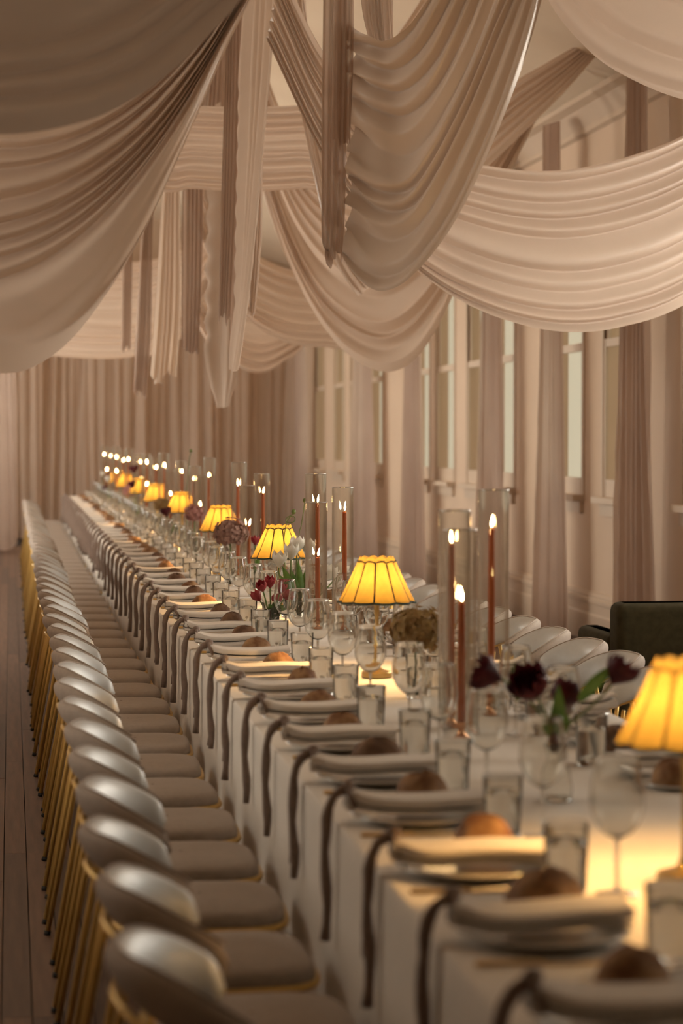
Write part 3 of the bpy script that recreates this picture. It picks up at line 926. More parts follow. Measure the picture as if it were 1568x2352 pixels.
# olive armchair by the window wall
ac = tag(empty('armchair', (3.32, 10.6, 0)), 'dark olive velvet armchair with rounded back standing by the window wall', 'armchair')
rounded_box(-0.45, 0.45, -0.10, 0.10, 0.30, 0.745, 0.045).build('backrest', M['olive'], ac)
rounded_box(-0.45, -0.31, 0.10, 0.72, 0.16, 0.58, 0.04).build('arm', M['olive'], ac)
rounded_box(0.31, 0.45, 0.10, 0.72, 0.16, 0.58, 0.04).build('arm', M['olive'], ac)
rounded_box(-0.31, 0.31, 0.10, 0.74, 0.30, 0.44, 0.04).build('seat_cushion', M['olive'], ac)
rounded_box(-0.44, 0.44, -0.09, 0.70, 0.14, 0.30, 0.03).build('base', M['olive'], ac)
for sx in (-0.38, 0.38):
    for yy in (-0.04, 0.62):
        MB().tube([(sx, yy, 0.145), (sx * 1.02, yy, 0.0)], [0.02, 0.013], 8).build('leg', M['rubber'], ac)

# ------------------------------------------------------------------ place settings
def m_plate(R, h):
    return MB().lathe([(0.0005, 0.002), (R * 0.55, 0.002), (R * 0.58, 0.0), (R * 0.62, 0.0), (R * 0.66, 0.004), (R * 0.97, h - 0.002), (R, h), (R * 0.985, h + 0.003), (R * 0.68, 0.008), (R * 0.6, 0.006), (0.0005, 0.0055)], 40)


ME = {}
ME['plate'] = m_plate(0.138, 0.018).mesh('dinner_plate', M['plate'])
ME['side'] = m_plate(0.078, 0.012).mesh('side_plate', M['plate'])


def m_napkin(seed):
    w, th = 0.047, 0.0036
    line = []
    for layer in range(3):
        z = 0.005 + layer * 0.0118
        row = [(-w + 2 * w * i / 8 * 1.0, z + 0.0015 * math.sin(i * 1.3 + layer + seed)) for i in range(9)]
        if layer % 2: row = row[::-1]
        line += row
        if layer < 2:
            sx = 1 if layer % 2 == 0 else -1
            for q in range(1, 4):
                b = -PI / 2 + q * PI / 4
                line.append((sx * (w + 0.005 * math.cos(b)), z + 0.0059 + 0.0059 * math.sin(b)))
    # offset to both sides
    L = [Vector((a, b)) for a, b in line]
    left, right = [], []
    for i, p in enumerate(L):
        t = (L[min(i + 1, len(L) - 1)] - L[max(i - 1, 0)]).normalized()
        nn = Vector((-t.y, t.x)) * th
        left.append(p + nn); right.append(p - nn)
    loop = left + right[::-1]
    rows = []
    ns = 16
    rr = random.Random(seed)
    for i in range(ns + 1):
        u = i / ns
        x = -0.150 + 0.285 * u
        pinch = 1 - 0.42 * math.exp(-((u - 0.03) / 0.10) ** 2)
        lift = 0.002 * math.sin(u * 7 + seed) + (0.003 * max(0, (u - 0.86) / 0.14) ** 2) + 0.005 * math.exp(-((u - 0.0) / 0.12) ** 2)
        sk = 0.006 * math.sin(u * 4 + seed * 2)
        rows.append([(x + rr.uniform(-0.002, 0.002) * (1 if i in (0, ns) else 0), p.x * pinch + sk, 0.004 + p.y * (1 + 0.5 * (1 - pinch)) + lift) for p in loop])
    mb = MB(); mb.grid(rows, wrap_v=True)
    nl = len(loop)
    mb.f.append(tuple(range(nl - 1, -1, -1))); mb.f.append(tuple(ns * nl + k for k in range(nl)))
    me = mb.mesh('napkin', M['napkin'])
    try:
        me.set_sharp_from_angle(angle=math.radians(50))
    except Exception:
        pass
    return me


def m_strip(path, width, th=0.0012):
    """flat strap following path in the x-z plane; width along y"""
    P = [Vector(p) for p in path]
    rows = []
    for i, p in enumerate(P):
        t = (P[min(i + 1, len(P) - 1)] - P[max(i - 1, 0)]).normalized()
        nn = t.cross(Vector((0, 1, 0))).normalized() * th
        h = Vector((0, width / 2, 0))
        rows.append([p - h + nn, p + h + nn, p + h - nn, p - h - nn])
    mb = MB(); mb.grid([[tuple(q) for q in r] for r in rows], wrap_v=True)
    mb.f.append((3, 2, 1, 0)); b = (len(P) - 1) * 4
    mb.f.append((b, b + 1, b + 2, b + 3))
    return mb


# napkin local origin: plate centre at table height; the table edge lies at x = -0.165
ED = -0.165


def m_tail(drop, dy, sway, rad_=0.0105):
    pts = [(-0.146, dy * 0.3, 0.050), (-0.160, dy * 0.5, 0.049), (-0.174, dy * 0.7, 0.038), (-0.184, dy * 0.9, 0.018), (-0.189, dy, -0.006), (-0.190, dy, -0.04)]
    for k in range(1, 7):
        z = -0.04 - (drop - 0.04) * k / 6
        pts.append((-0.190 - 0.003 * math.sin(k * 1.1 + sway), dy + sway * 0.012 * k / 6 * 2, z))
    n_ = len(pts)
    return MB().tube(pts, [rad_ * (1 + 0.18 * math.sin(1.7 * i + sway * 3)) for i in range(n_)], 8).mesh('ribbon_tail', M['ribbon'])


ME['tailA'] = [m_tail(0.26, -0.004, 0.3), m_tail(0.235, -0.006, -0.4), m_tail(0.28, 0.0, 0.8)]
ME['tailB'] = [m_tail(0.21, 0.018, 1.0, 0.006), m_tail(0.18, 0.018, 1.6, 0.0065), m_tail(0.23, 0.02, 0.4, 0.006)]
kn = []
for i in range(25):
    t = 2 * PI * i / 24
    kn.append((-0.140 + 0.006 * math.sin(2 * t), 0.030 * math.cos(t), 0.034 + 0.0225 * math.sin(t)))
ME['band'] = MB().tube(kn, 0.0055, 8, caps=False).mesh('ribbon_band', M['ribbon'])
kt = MB()
rows = []
for i in range(9):
    th = PI * i / 8
    rows.append([(-0.144 + 0.014 * math.sin(th) * math.cos(a) * (1 + 0.2 * math.sin(3 * a)), 0.013 * math.sin(th) * math.sin(a), 0.058 + 0.012 * math.cos(th)) for a in [2 * PI * k / 12 for k in range(12)]])
kt.grid(rows, wrap_v=True)
ME['knot'] = kt.mesh('ribbon_knot', M['ribbon'])
ME['napkin'] = [m_napkin(s) for s in (1, 2, 3)]


def m_bread(seed, mat):
    rr = np.random.default_rng(seed)
    nlat, nlon = 14, 22
    rows = []
    ax, ay, az = 0.046 + 0.006 * rr.random(), 0.040 + 0.005 * rr.random(), 0.050 + 0.008 * rr.random()
    for i in range(nlat + 1):
        th = PI * i / nlat
        row = []
        for j in range(nlon):
            a = 2 * PI * j / nlon
            d = 1 + 0.10 * float(vnoise2(math.cos(a) * 2 + seed, math.sin(a) * 2 + th * 1.5, seed)) + 0.05 * float(vnoise2(math.cos(a) * 5, math.sin(a) * 5 + th * 4, seed + 3))
            x, y, z = math.sin(th) ** 0.75 * math.cos(a) * ax * d, math.sin(th) ** 0.75 * math.sin(a) * ay * d, math.cos(th) * az * d
            z = z * 0.9 if z > 0 else z * 0.12
            row.append((x, y, z + 0.006))
        rows.append(row)
    mb = MB(); mb.grid(rows, wrap_v=True)
    return mb.mesh('bread_roll', M[mat])


ME['bread'] = [m_bread(s, 'crust' if s % 3 else 'crust_dark') for s in range(1, 7)]

# knife: blade, handle
kb = MB()
kb.add([(0.0, -0.008, 0), (0.10, -0.009, 0), (0.118, 0.0, 0), (0.10, 0.006, 0), (0.0, 0.005, 0), (0.0, -0.008, 0.0022), (0.10, -0.009, 0.0018), (0.118, 0.0, 0.0014), (0.10, 0.006, 0.0014), (0.0, 0.005, 0.002)],
       [(4, 3, 2, 1, 0), (5, 6, 7, 8, 9), (0, 1, 6, 5), (1, 2, 7, 6), (2, 3, 8, 7), (3, 4, 9, 8), (4, 0, 5, 9)])
ME['blade'] = kb.mesh('blade', M['gold'], False)
ME['handle'] = MB().tube([(-0.105, 0, 0.004), (-0.10, 0, 0.0045), (-0.05, 0, 0.0042), (0.003, 0, 0.003)], [0.0032, 0.0048, 0.004, 0.0028], 8).mesh('handle', M['gold'])

# tumbler and wine glass
ME['tumbler'] = MB().lathe([(0.0005, 0.0), (0.0335, 0.0), (0.0352, 0.003), (0.0398, 0.120), (0.0392, 0.1212), (0.0382, 0.120), (0.0340, 0.0125), (0.0325, 0.0105), (0.0005, 0.0105)], 28).mesh('glass_body', M['stem'])
ME['water'] = MB().lathe([(0.0005, 0.011), (0.0322, 0.011), (0.0336, 0.013), (0.0362, 0.084), (0.0358, 0.0843), (0.0005, 0.084)], 28).mesh('water', M['water'])
ME['wbowl'] = MB().lathe([(0.0005, 0.0975), (0.004, 0.098), (0.014, 0.101), (0.027, 0.110), (0.038, 0.125), (0.0455, 0.145), (0.0475, 0.160), (0.0465, 0.178), (0.0425, 0.205), (0.0380, 0.228), (0.0368, 0.2375), (0.0363, 0.2382), (0.0358, 0.2375), (0.0369, 0.228), (0.0414, 0.205), (0.0454, 0.178), (0.0464, 0.160), (0.0444, 0.1455), (0.0370, 0.1262), (0.0262, 0.1115), (0.0136, 0.1028), (0.0005, 0.1010)], 30).mesh('bowl', M['stem'])
ME['wstem'] = MB().lathe([(0.0005, 0.003), (0.006, 0.0045), (0.0042, 0.012), (0.0036, 0.03), (0.0036, 0.085), (0.0045, 0.0965), (0.0005, 0.0970)], 14).mesh('stem', M['stem'])
ME['wfoot'] = MB().lathe([(0.0005, 0.0), (0.037, 0.0), (0.0375, 0.0012), (0.0365, 0.002), (0.012, 0.0042), (0.0005, 0.0045)], 28).mesh('foot', M['glass'])


LAMPS = [(1577, 3.86), (865, 7.34), (640, 10.1), (507, 13.05), (418, 16.3), (361, 19.2), (325, 21.9), (291, 24.7), (270, 27.2)]
CLUSTERS = [
    [(1133, 6.30, 1125, 1208), (1043, 6.05, 1172, 1244), (1056, 5.78, 1216, 1378)],
    [(725, 9.50, 1088, 1153), (787, 9.20, 1119, 1171), (726, 9.02, 1153, 1276)],
    [(549, 12.70, 1062, 1114), (601, 12.42, 1088, 1131), (569, 12.15, 1115, 1206)],
    [(481, 15.70, 1052, 1094), (447, 15.35, 1071, 1103), (459, 14.95, 1092, 1161)],
    [(376, 18.20, 1041, 1072), (416, 17.90, 1059, 1085), (392, 17.55, 1078, 1137)],
    [(336, 21.00, 1043, 1064), (357, 20.70, 1052, 1076), (338, 20.35, 1072, 1115)],
    [(296, 23.70, 1031, 1057), (320, 23.40, 1043, 1063), (326, 23.05, 1062, 1102)],
    [(268, 26.20, 1027, 1052), (282, 26.00, 1034, 1059), (267, 25.70, 1050, 1084)],
    [(240, 28.70, 1025, 1045), (252, 28.50, 1030, 1050), (246, 28.30, 1046, 1080)],
]
BUSY = [(at(px, 1200, Y).x, Y, 0.105) for px, Y in LAMPS] + [(at(px, 1200, Y).x, Y, 0.105) for c_ in CLUSTERS for px, Y, _r, _f in c_]


def clear_spot(x, y, s):
    """slide a glass along and towards its own edge until it stands clear of lamps and candle cylinders"""
    for dx, dy in ((0, 0), (0, 0.05), (0, -0.05), (-0.03, 0.08), (-0.03, -0.08), (-0.06, 0.0), (-0.05, 0.12), (-0.05, -0.12)):
        xx, yy = x + s * dx, y + dy
        if all((xx - bx) ** 2 + (yy - by) ** 2 > r * r for bx, by, r in BUSY):
            return xx, yy
    return x - s * 0.08, y


def one(name, me, loc, rz=0.0, scale=1.0):
    o = link_mesh(name, me, None, loc)
    o.rotation_euler = (0, 0, rz)
    if scale != 1.0: o.scale = (scale,) * 3
    return o


sr = random.Random(11)
for side in (0, 1):
    for k in range(-1, NSET - 1):
        Y = SET0 + PITCHY * k + sr.uniform(-0.012, 0.012)
        if side == 1 and Y < 5.0:
            continue
        idx = ordinal(k + 2) if side == 0 else ordinal(k - 1)
        row = 'left' if side == 0 else 'window-side'
        where = '%s place from the camera, %s edge' % (idx, row)
        e = TX0 if side == 0 else TX1
        s = 1 if side == 0 else -1
        rot = 0.0 if side == 0 else PI
        far = Y > 16.5
        px, py = e + s * 0.165, Y
        o = one('dinner_plate', ME['plate'], (px, py, TZ + 0.0005))
        tag(o, 'pale ceramic dinner plate at the %s' % where, 'plate', 'dinner plates on the table')
        nz = TZ + 0.018
        nk = one('napkin', ME['napkin'][(k + 1) % 3], (px, py, nz), rot + sr.uniform(-0.08, 0.08))
        tag(nk, 'folded linen napkin%s at the %s' % (' tied with taupe ribbon' if side == 0 else '', where), 'napkin', 'folded napkins on the plates')
        if side == 0:
            q = sr.randrange(3)
            link_mesh('ribbon_band', ME['band'], nk)
            link_mesh('ribbon_knot', ME['knot'], nk)
            link_mesh('ribbon_tail', ME['tailA'][q], nk)
            if sr.random() < 0.8:
                link_mesh('ribbon_tail', ME['tailB'][sr.randrange(3)], nk)
        if not (side == 1 and far):
            bx, by = e + s * (0.215 + sr.uniform(-0.015, 0.02)), Y + s * 0.185
            o = one('side_plate', ME['side'], (bx, by, TZ + 0.0005))
            tag(o, 'small side plate under the bread at the %s' % where, 'plate', 'side plates on the table')
            b = one('bread_roll', ME['bread'][sr.randrange(6)], (bx + sr.uniform(-0.01, 0.01), by, TZ + 0.006), sr.uniform(0, 6.28), sr.uniform(1.12, 1.32))
            tag(b, 'crusty bread roll on the side plate at the %s' % where, 'bread', 'bread rolls on the table')
        if side == 0 and not far:
            kf = tag(empty('table_knife', (e + 0.125, Y - 0.17, TZ + 0.001), sr.uniform(-0.04, 0.04)), 'gold table knife beside the plate at the %s' % where, 'knife', 'gold knives')
            link_mesh('blade', ME['blade'], kf); link_mesh('handle', ME['handle'], kf)
        tx, ty = e + s * (0.300 + sr.uniform(-0.02, 0.025)), Y - s * (0.20 + sr.uniform(-0.02, 0.02))
        tx, ty = clear_spot(tx, ty, s)
        t = tag(empty('water_tumbler', (tx, ty, TZ + 0.0005)), 'clear tumbler of water at the %s' % where, 'tumbler', 'water tumblers')
        link_mesh('glass_body', ME['tumbler'], t); link_mesh('water', ME['water'], t)
        wx, wy = e + s * (0.385 + sr.uniform(-0.015, 0.015)), Y - s * (0.215 + sr.uniform(-0.02, 0.02))
        wx, wy = clear_spot(wx, wy, s)
        w = tag(empty('wine_glass', (wx, wy, TZ + 0.0005), sr.uniform(0, 6)), 'empty stemmed wine glass at the %s' % where, 'wine glass', 'wine glasses')
        link_mesh('bowl', ME['wbowl'], w); link_mesh('stem', ME['wstem'], w); link_mesh('foot', ME['wfoot'], w)

# ------------------------------------------------------------------ lamps
def lamp_proto():
    root = empty('table_lamp')
    MB().lathe([(0.0005, 0.0), (0.047, 0.0), (0.050, 0.003), (0.050, 0.017), (0.047, 0.021), (0.024, 0.026), (0.013, 0.034), (0.0085, 0.05), (0.0005, 0.052)], 32).build('base', M['gold'], root)
    MB().lathe([(0.0005, 0.048), (0.0075, 0.05), (0.0062, 0.08), (0.0062, 0.10), (0.0095, 0.107), (0.0062, 0.114), (0.0062, 0.20), (0.0085, 0.215), (0.0085, 0.254), (0.0005, 0.258)], 16).build('stem', M['gold'], root)
    MB().lathe([(0.0005, 0.288), (0.012, 0.284), (0.017, 0.268), (0.012, 0.252), (0.0005, 0.248)], 14).build('light_bulb', M['bulb'], root)
    nl, nz, na = 10, 12, 120
    z0, z1, r0, r1 = 0.252, 0.393, 0.126, 0.054

    def rad(a, t):
        base = r0 + (r1 - r0) * (t ** 0.93)
        return base * (0.93 + 0.085 * abs(math.sin(nl * a / 2)) ** 0.8)
    rows = []
    for i in range(nz + 1):
        t = i / nz
        row = []
        for j in range(na):
            a = 2 * PI * j / na
            z = z0 + (z1 - z0) * t + (0.007 * abs(math.sin(nl * a / 2)) * (t - 0.35) * (1.6 if t > 0.5 else 1.2))
            r = rad(a, t)
            row.append((r * math.cos(a), r * math.sin(a), z))
        rows.append(row)
    sh = MB(); sh.grid(rows, wrap_v=True)
    so = sh.build('lamp_shade', M['shade'], root)
    so['label'] = 'glowing yellow scalloped silk shade'
    for nm, t, rr in (('bottom_piping', 0.0, 0.0040), ('top_piping', 0.90, 0.0028)):
        pts = []
        for j in range(na + 1):
            a = 2 * PI * j / na
            z = z0 + (z1 - z0) * t + (0.007 * abs(math.sin(nl * a / 2)) * (t - 0.35) * (1.6 if t > 0.5 else 1.2))
            r = rad(a, t) + 0.001
            pts.append((r * math.cos(a), r * math.sin(a), z))
        MB().tube(pts, rr, 6, caps=False).build(nm, M['trimgreen'], so)
    for q in range(nl):
        a = 2 * PI * q / nl
        pts = [(rad(a, t) * math.cos(a), rad(a, t) * math.sin(a), z0 + (z1 - z0) * t) for t in (0.0, 0.3, 0.6, 0.9)]
        MB().tube(pts, 0.0027, 6).build('seam_piping', M['trimgreen'], so)
    ld = bpy.data.lights.new('lamp_light', 'POINT')
    ld.energy = 18.0
    ld.color = (1.0, 0.54, 0.165)
    ld.shadow_soft_size = 0.02
    lo = bpy.data.objects.new('lamp_light', ld)
    COL.objects.link(lo); lo.parent = root; lo.location = (0, 0, 0.305)
    return root


lampw = ['cut off by the right picture edge', 'standing sharp before the brown hydrangea', 'behind the white tulips', 'fourth from the camera, beside the mauve hydrangea',
         'fifth from the camera along the table', 'sixth from the camera along the table', 'seventh from the camera along the table', 'eighth from the camera along the table', 'farthest from the camera along the table']
lamp = lamp_proto()
for k, (px, Y) in enumerate(LAMPS):
    o = lamp if k == 0 else copy_tree(lamp)
    p = at(px, 1200, Y)
    o.location = (p.x, Y, TZ + 0.0005)
    o.rotation_euler = (0, 0, 0.31 + 0.4 * k)
    tag(o, 'gold table lamp with glowing yellow scalloped shade, ' + lampw[k], 'lamp', 'table lamps along the middle')

# ------------------------------------------------------------------ candles in glass cylinders
flame_me = MB().lathe([(0.0003, -0.002), (0.0030, 0.002), (0.0052, 0.009), (0.0050, 0.015), (0.0032, 0.024), (0.0014, 0.032), (0.0002, 0.037)], 12).mesh('flame', M['flame'])
stick_me = MB().lathe([(0.0005, 0.0), (0.031, 0.0), (0.032, 0.002), (0.024, 0.006), (0.014, 0.013), (0.009, 0.022), (0.0085, 0.028), (0.0125, 0.034), (0.0125, 0.048), (0.0108, 0.048), (0.0108, 0.036), (0.0005, 0.036)], 24).mesh('candlestick', M['copper'])
rim_me = MB().tube([(0.0430 * math.cos(2 * PI * i / 40), 0.0430 * math.sin(2 * PI * i / 40), 0) for i in range(41)], 0.0021, 8, caps=False).mesh('rim', M['rim'])
size = ['tall', 'middle', 'short']
cr = random.Random(3)
for ci, cl in enumerate(CLUSTERS):
    for q, (px, Y, rim, fl) in enumerate(cl):
        top = at(px, rim, Y)
        X, hgt = top.x, top.z - TZ
        fh = at(px, fl, Y).z - TZ
        R = 0.0445
        g = MB().lathe([(R, 0.0), (R, hgt - 0.002), (R - 0.0015, hgt), (R - 0.003, hgt - 0.002), (R - 0.003, 0.0)], 36, closed=True).build('hurricane_glass', M['hurricane'], None, True, (X, Y, TZ + 0.0005))
        tag(g, '%s clear glass cylinder around a candle in the %s candle cluster from the camera' % (size[q], ordinal(ci + 1)), 'candle holder', 'glass cylinders on the table')
        link_mesh('rim', rim_me, g, (0, 0, hgt - 0.001))
        dx, dy = cr.choice((-1, 1)) * cr.uniform(0.003, 0.009), cr.uniform(-0.006, 0.006)
        st = link_mesh('candlestick', stick_me, None, (X + dx, Y + dy, TZ + 0.0005))
        tag(st, 'copper candlestick inside the %s cylinder of the %s candle cluster' % (size[q], ordinal(ci + 1)), 'candlestick', 'copper candlesticks')
        c = tag(empty('taper_candle', (X + dx, Y + dy, TZ + 0.0385)), 'lit terracotta taper in the %s cylinder of the %s candle cluster' % (size[q], ordinal(ci + 1)), 'candle', 'taper candles')
        L = fh - 0.046
        MB().lathe([(0.0005, 0.0), (0.0104, 0.0), (0.0104, 0.02), (0.0098, L * 0.6), (0.0088, L - 0.004), (0.0075, L), (0.003, L - 0.002), (0.0005, L - 0.002)], 16).build('wax', M['wax'], c)
        MB().tube([(0, 0, L - 0.003), (0.0005, 0, L + 0.004), (0.002, 0, L + 0.008)], 0.0009, 6).build('wick', M['wick'], c)
        f = link_mesh('flame', flame_me, c, (0.001, 0, L + 0.006))
        f.rotation_euler = (cr.uniform(-0.1, 0.1), cr.uniform(-0.12, 0.22), 0)
        f.scale = (0.85, 0.85, cr.uniform(0.75, 1.0))


# ------------------------------------------------------------------ flowers
def m_petal_cup(n_pet, R, H, open_, seed, mat, layers=2):
    mb = MB()
    rr = random.Random(seed)
    for l in range(layers):
        for p in range(n_pet):
            a0 = 2 * PI * (p + 0.5 * l) / n_pet + rr.uniform(-0.1, 0.1)
            rows = []
            rl = R * (1 - 0.14 * l)
            tip = open_ * (1 + rr.uniform(-0.2, 0.2))
            for i in range(8):
                t = i / 7
                prof = math.sin(min(1.0, t * 1.25) * PI / 2) * (1 - 0.35 * t ** 3 * (1 - tip)) + 0.25 * tip * t ** 2
                half = 1.15 * math.sin(PI * (0.10 + 0.86 * t) ** 0.8) * (PI / n_pet)
                row = []
                for j in range(7):
                    s = j / 6 * 2 - 1
                    a = a0 + s * half
                    r = rl * prof * (1 - 0.06 * abs(s) ** 2) + 0.0008
                    row.append((r * math.cos(a), r * math.sin(a), H * t * (1 - 0.10 * abs(s) ** 2 * t)))
                rows.append(row)
            mb.grid(rows)
    return mb.mesh('bloom', M[mat])


def bend_path(base, tip, bow):
    b, t = Vector(base), Vector(tip)
    m = (b + t) / 2 + Vector(bow)
    return [(b * (1 - s) ** 2 + m * 2 * s * (1 - s) + t * s * s) for s in [i / 10 for i in range(11)]]


def leaf_mesh(base, tip, bow, width, fold=0.3):
    P = bend_path(base, tip, bow)
    d = (Vector(tip) - Vector(base)).normalized()
    side = d.cross(Vector((0, 1, 0.3))).normalized()
    up = side.cross(d).normalized()
    rows = []
    for i, p in enumerate(P):
        s = i / 10
        w = width * (math.sin(PI * (0.06 + 0.94 * s) ** 0.75) + 0.02)
        rows.append([tuple(p + side * (w * q) + up * (fold * w * abs(q))) for q in (-1, -0.5, 0, 0.5, 1)])
    mb = MB(); mb.grid(rows)
    return mb.mesh('leaf', M['leaf'])


BLOOM = {
    'white': [m_petal_cup(3, 0.027, 0.056, 0.25, s, 'white_petal') for s in (1, 2)],
    'burgundy': [m_petal_cup(5, 0.027, 0.046, 0.5, s, 'dark_petal', 3) for s in (3, 4)],
    'red': [m_petal_cup(3, 0.022, 0.046, 0.2, s, 'red_petal') for s in (5, 6)],
}


def flower(kind, base, tip, bow, seed, label, leaves=(), scale=1.0, cat='flower', group=None):
    root = tag(empty('tulip', base), label, cat, group or (kind + ' flowers on the table'))
    b = Vector(base)
    P = [p - b for p in bend_path(base, tip, bow)]
    MB().tube(P, [0.0032] * 11, 7).build('stem', M['stem_green'], root)
    d = (P[-1] - P[-2]).normalized()
    me = BLOOM[kind][seed % 2]
    o = link_mesh('bloom', me, root, P[-1] - d * 0.003)
    o.rotation_euler = d.to_track_quat('Z', 'Y').to_euler()
    o.scale = (scale,) * 3
    for (lb, lt, lw, wd) in leaves:
        link_mesh('leaf', leaf_mesh(Vector(lb), Vector(lt), Vector(lw), wd), root)
    return root


vase_me = MB().lathe([(0.0005, 0.0), (0.030, 0.0), (0.034, 0.004), (0.036, 0.03), (0.030, 0.065), (0.021, 0.088), (0.020, 0.10), (0.027, 0.125), (0.0262, 0.126), (0.0255, 0.125), (0.0185, 0.10), (0.0195, 0.088), (0.0285, 0.065), (0.0345, 0.03), (0.032, 0.008), (0.0005, 0.007)], 28).mesh('vase_body', M['stem'])
tall_vase_me = MB().lathe([(0.0005, 0.0), (0.030, 0.0), (0.032, 0.004), (0.036, 0.13), (0.0352, 0.131), (0.0345, 0.13), (0.0305, 0.010), (0.0005, 0.009)], 28).mesh('vase_body', M['stem'])
vase_water = MB().lathe([(0.0005, 0.0095), (0.0300, 0.0105), (0.0335, 0.085), (0.0005, 0.0855)], 24).mesh('water', M['water'])


def vase(X, Y, label, tall=True):
    v = tag(empty('bud_vase', (X, Y, TZ + 0.0005)), label, 'vase', 'glass vases on the table')
    link_mesh('vase_body', tall_vase_me if tall else vase_me, v)
    if tall:
        link_mesh('water', vase_water, v)
    return v


def W(px, py, Y):
    return at(px, py, Y)


# near burgundy tulips growing from a bulb glass
bv = W(1277, 1860, 4.78)
BVX, BVY = bv.x, 4.78
vase(BVX, BVY, 'clear bulb glass holding the burgundy tulips near the first lamp', tall=False)
blb = MB().lathe([(0.0005, -0.020), (0.010, -0.018), (0.019, -0.006), (0.0205, 0.004), (0.015, 0.016), (0.006, 0.026), (0.0005, 0.030)], 18).build('tulip_bulb', M['bulb_skin'], None, True, (BVX, BVY, TZ + 0.1245))
tag(blb, 'purple-brown tulip bulb resting in the mouth of the bulb glass', 'bulb')
base = (BVX, BVY, TZ + 0.145)
for i, (px, py, dY, bw, sc, lab) in enumerate([
        (1150, 1535, 0.02, (-0.02, 0, 0.05), 1.5, 'burgundy tulip leaning left near the first lamp'),
        (1232, 1575, -0.04, (-0.01, 0, 0.02), 1.75, 'large open burgundy tulip at the centre of the bulb glass'),
        (1290, 1590, 0.04, (0.0, 0, 0.02), 1.3, 'small burgundy tulip upright behind the green leaf'),
        (1405, 1545, 0.0, (0.04, 0, 0.02), 1.45, 'burgundy tulip leaning right towards the first lamp')]):
    tp = W(px, py + 25, BVY + dY)
    lv = []
    if i == 1:
        lv = [((0, 0, -0.005), W(1283, 1572, BVY - 0.03) - Vector(base), (0.0, -0.02, 0.0), 0.017), ((0, 0, -0.005), W(1250, 1640, BVY - 0.02) - Vector(base), (-0.01, 0, 0.0), 0.015), ((0, 0, -0.005), W(1305, 1640, BVY) - Vector(base), (0.01, 0, 0.0), 0.014)]
    if i == 3:
        lv = [(W(1330, 1610, BVY) - Vector(base), W(1420, 1520, BVY) - Vector(base), (0.005, 0, 0.008), 0.016)]
    if i == 0:
        lv = [(W(1190, 1610, BVY) - Vector(base), W(1178, 1520, BVY) - Vector(base), (0.0, 0, 0.0), 0.010)]
    flower('burgundy', base, tp, bw, i, lab, lv, sc)


def hydrangea(X, Y, Z, R, mat, label, vlabel, seed):
    vase(X, Y, vlabel)
    root = tag(empty('hydrangea', (X, Y, TZ + 0.012)), label, 'flower', 'hydrangea heads')
    rr = random.Random(seed)
    h = Z - TZ - 0.012
    MB().tube([(0, 0, 0), (0.003, 0.002, h * 0.5), (0, 0, h - R * 0.2)], 0.004, 7).build('stem', M['stem_green'], root)
    mb = MB()
    nf = 230
    for i in range(nf):
        zz = 1 - 2 * (i + 0.5) / nf
        if zz < -0.72: continue
        a = i * 2.39996 + rr.uniform(-0.2, 0.2)
        rho = math.sqrt(1 - zz * zz)
        d = Vector((rho * math.cos(a), rho * math.sin(a), zz)).normalized()
        rad = R * (0.88 + rr.uniform(-0.2, 0.2)) * (1 + 0.10 * math.sin(3 * a + seed))
        c = d * rad; c.z = c.z * 0.86 + h
        t = d.cross(Vector((0.3, 0.2, 1))).normalized(); b = d.cross(t)
        s = R * rr.uniform(0.16, 0.24)
        ro = rr.uniform(0, PI)
        for q in range(4):
            an = ro + q * PI / 2
            u = t * math.cos(an) + b * math.sin(an); w = t * -math.sin(an) + b * math.cos(an)
            mb.add([c, c + u * s * 0.55 + w * s * 0.5 + d * s * 0.3, c + u * s * 1.15 + d * s * 0.35, c + u * s * 0.55 - w * s * 0.5 + d * s * 0.3], [(0, 1, 2, 3)])
    fh = mb.build('flower_head', M[mat], root)
    fh['kind'] = 'stuff'
    return root


def pxX(px, Y):
    return at(px, 1200, Y).x


hydrangea(pxX(957, 6.75), 6.75, W(957, 1450, 6.75).z, 0.078, 'hyd_brown', 'dried olive-brown hydrangea head beside the first candle cluster', 'glass vase under the olive-brown hydrangea', 1)
hydrangea(pxX(528, 12.0), 12.0, W(528, 1225, 12.0).z, 0.085, 'hyd_mauve', 'dusty mauve-brown hydrangea in front of the fourth lamp', 'glass vase under the mauve-brown hydrangea', 2)
hydrangea(pxX(446, 14.3), 14.3, W(446, 1180, 14.3).z, 0.062, 'hyd_pink', 'dusty pink hydrangea beside the fifth lamp', 'glass vase under the dusty pink hydrangea', 3)
hydrangea(pxX(372, 17.2), 17.2, W(372, 1160, 17.2).z, 0.06, 'hyd_brown', 'small brown hydrangea below the sixth lamp', 'glass vase under the small brown hydrangea', 4)
hydrangea(pxX(300, 22.5), 22.5, W(300, 1128, 22.5).z, 0.07, 'hyd_pink', 'far pink hydrangea near the eighth lamp', 'glass vase under the far pink hydrangea', 5)

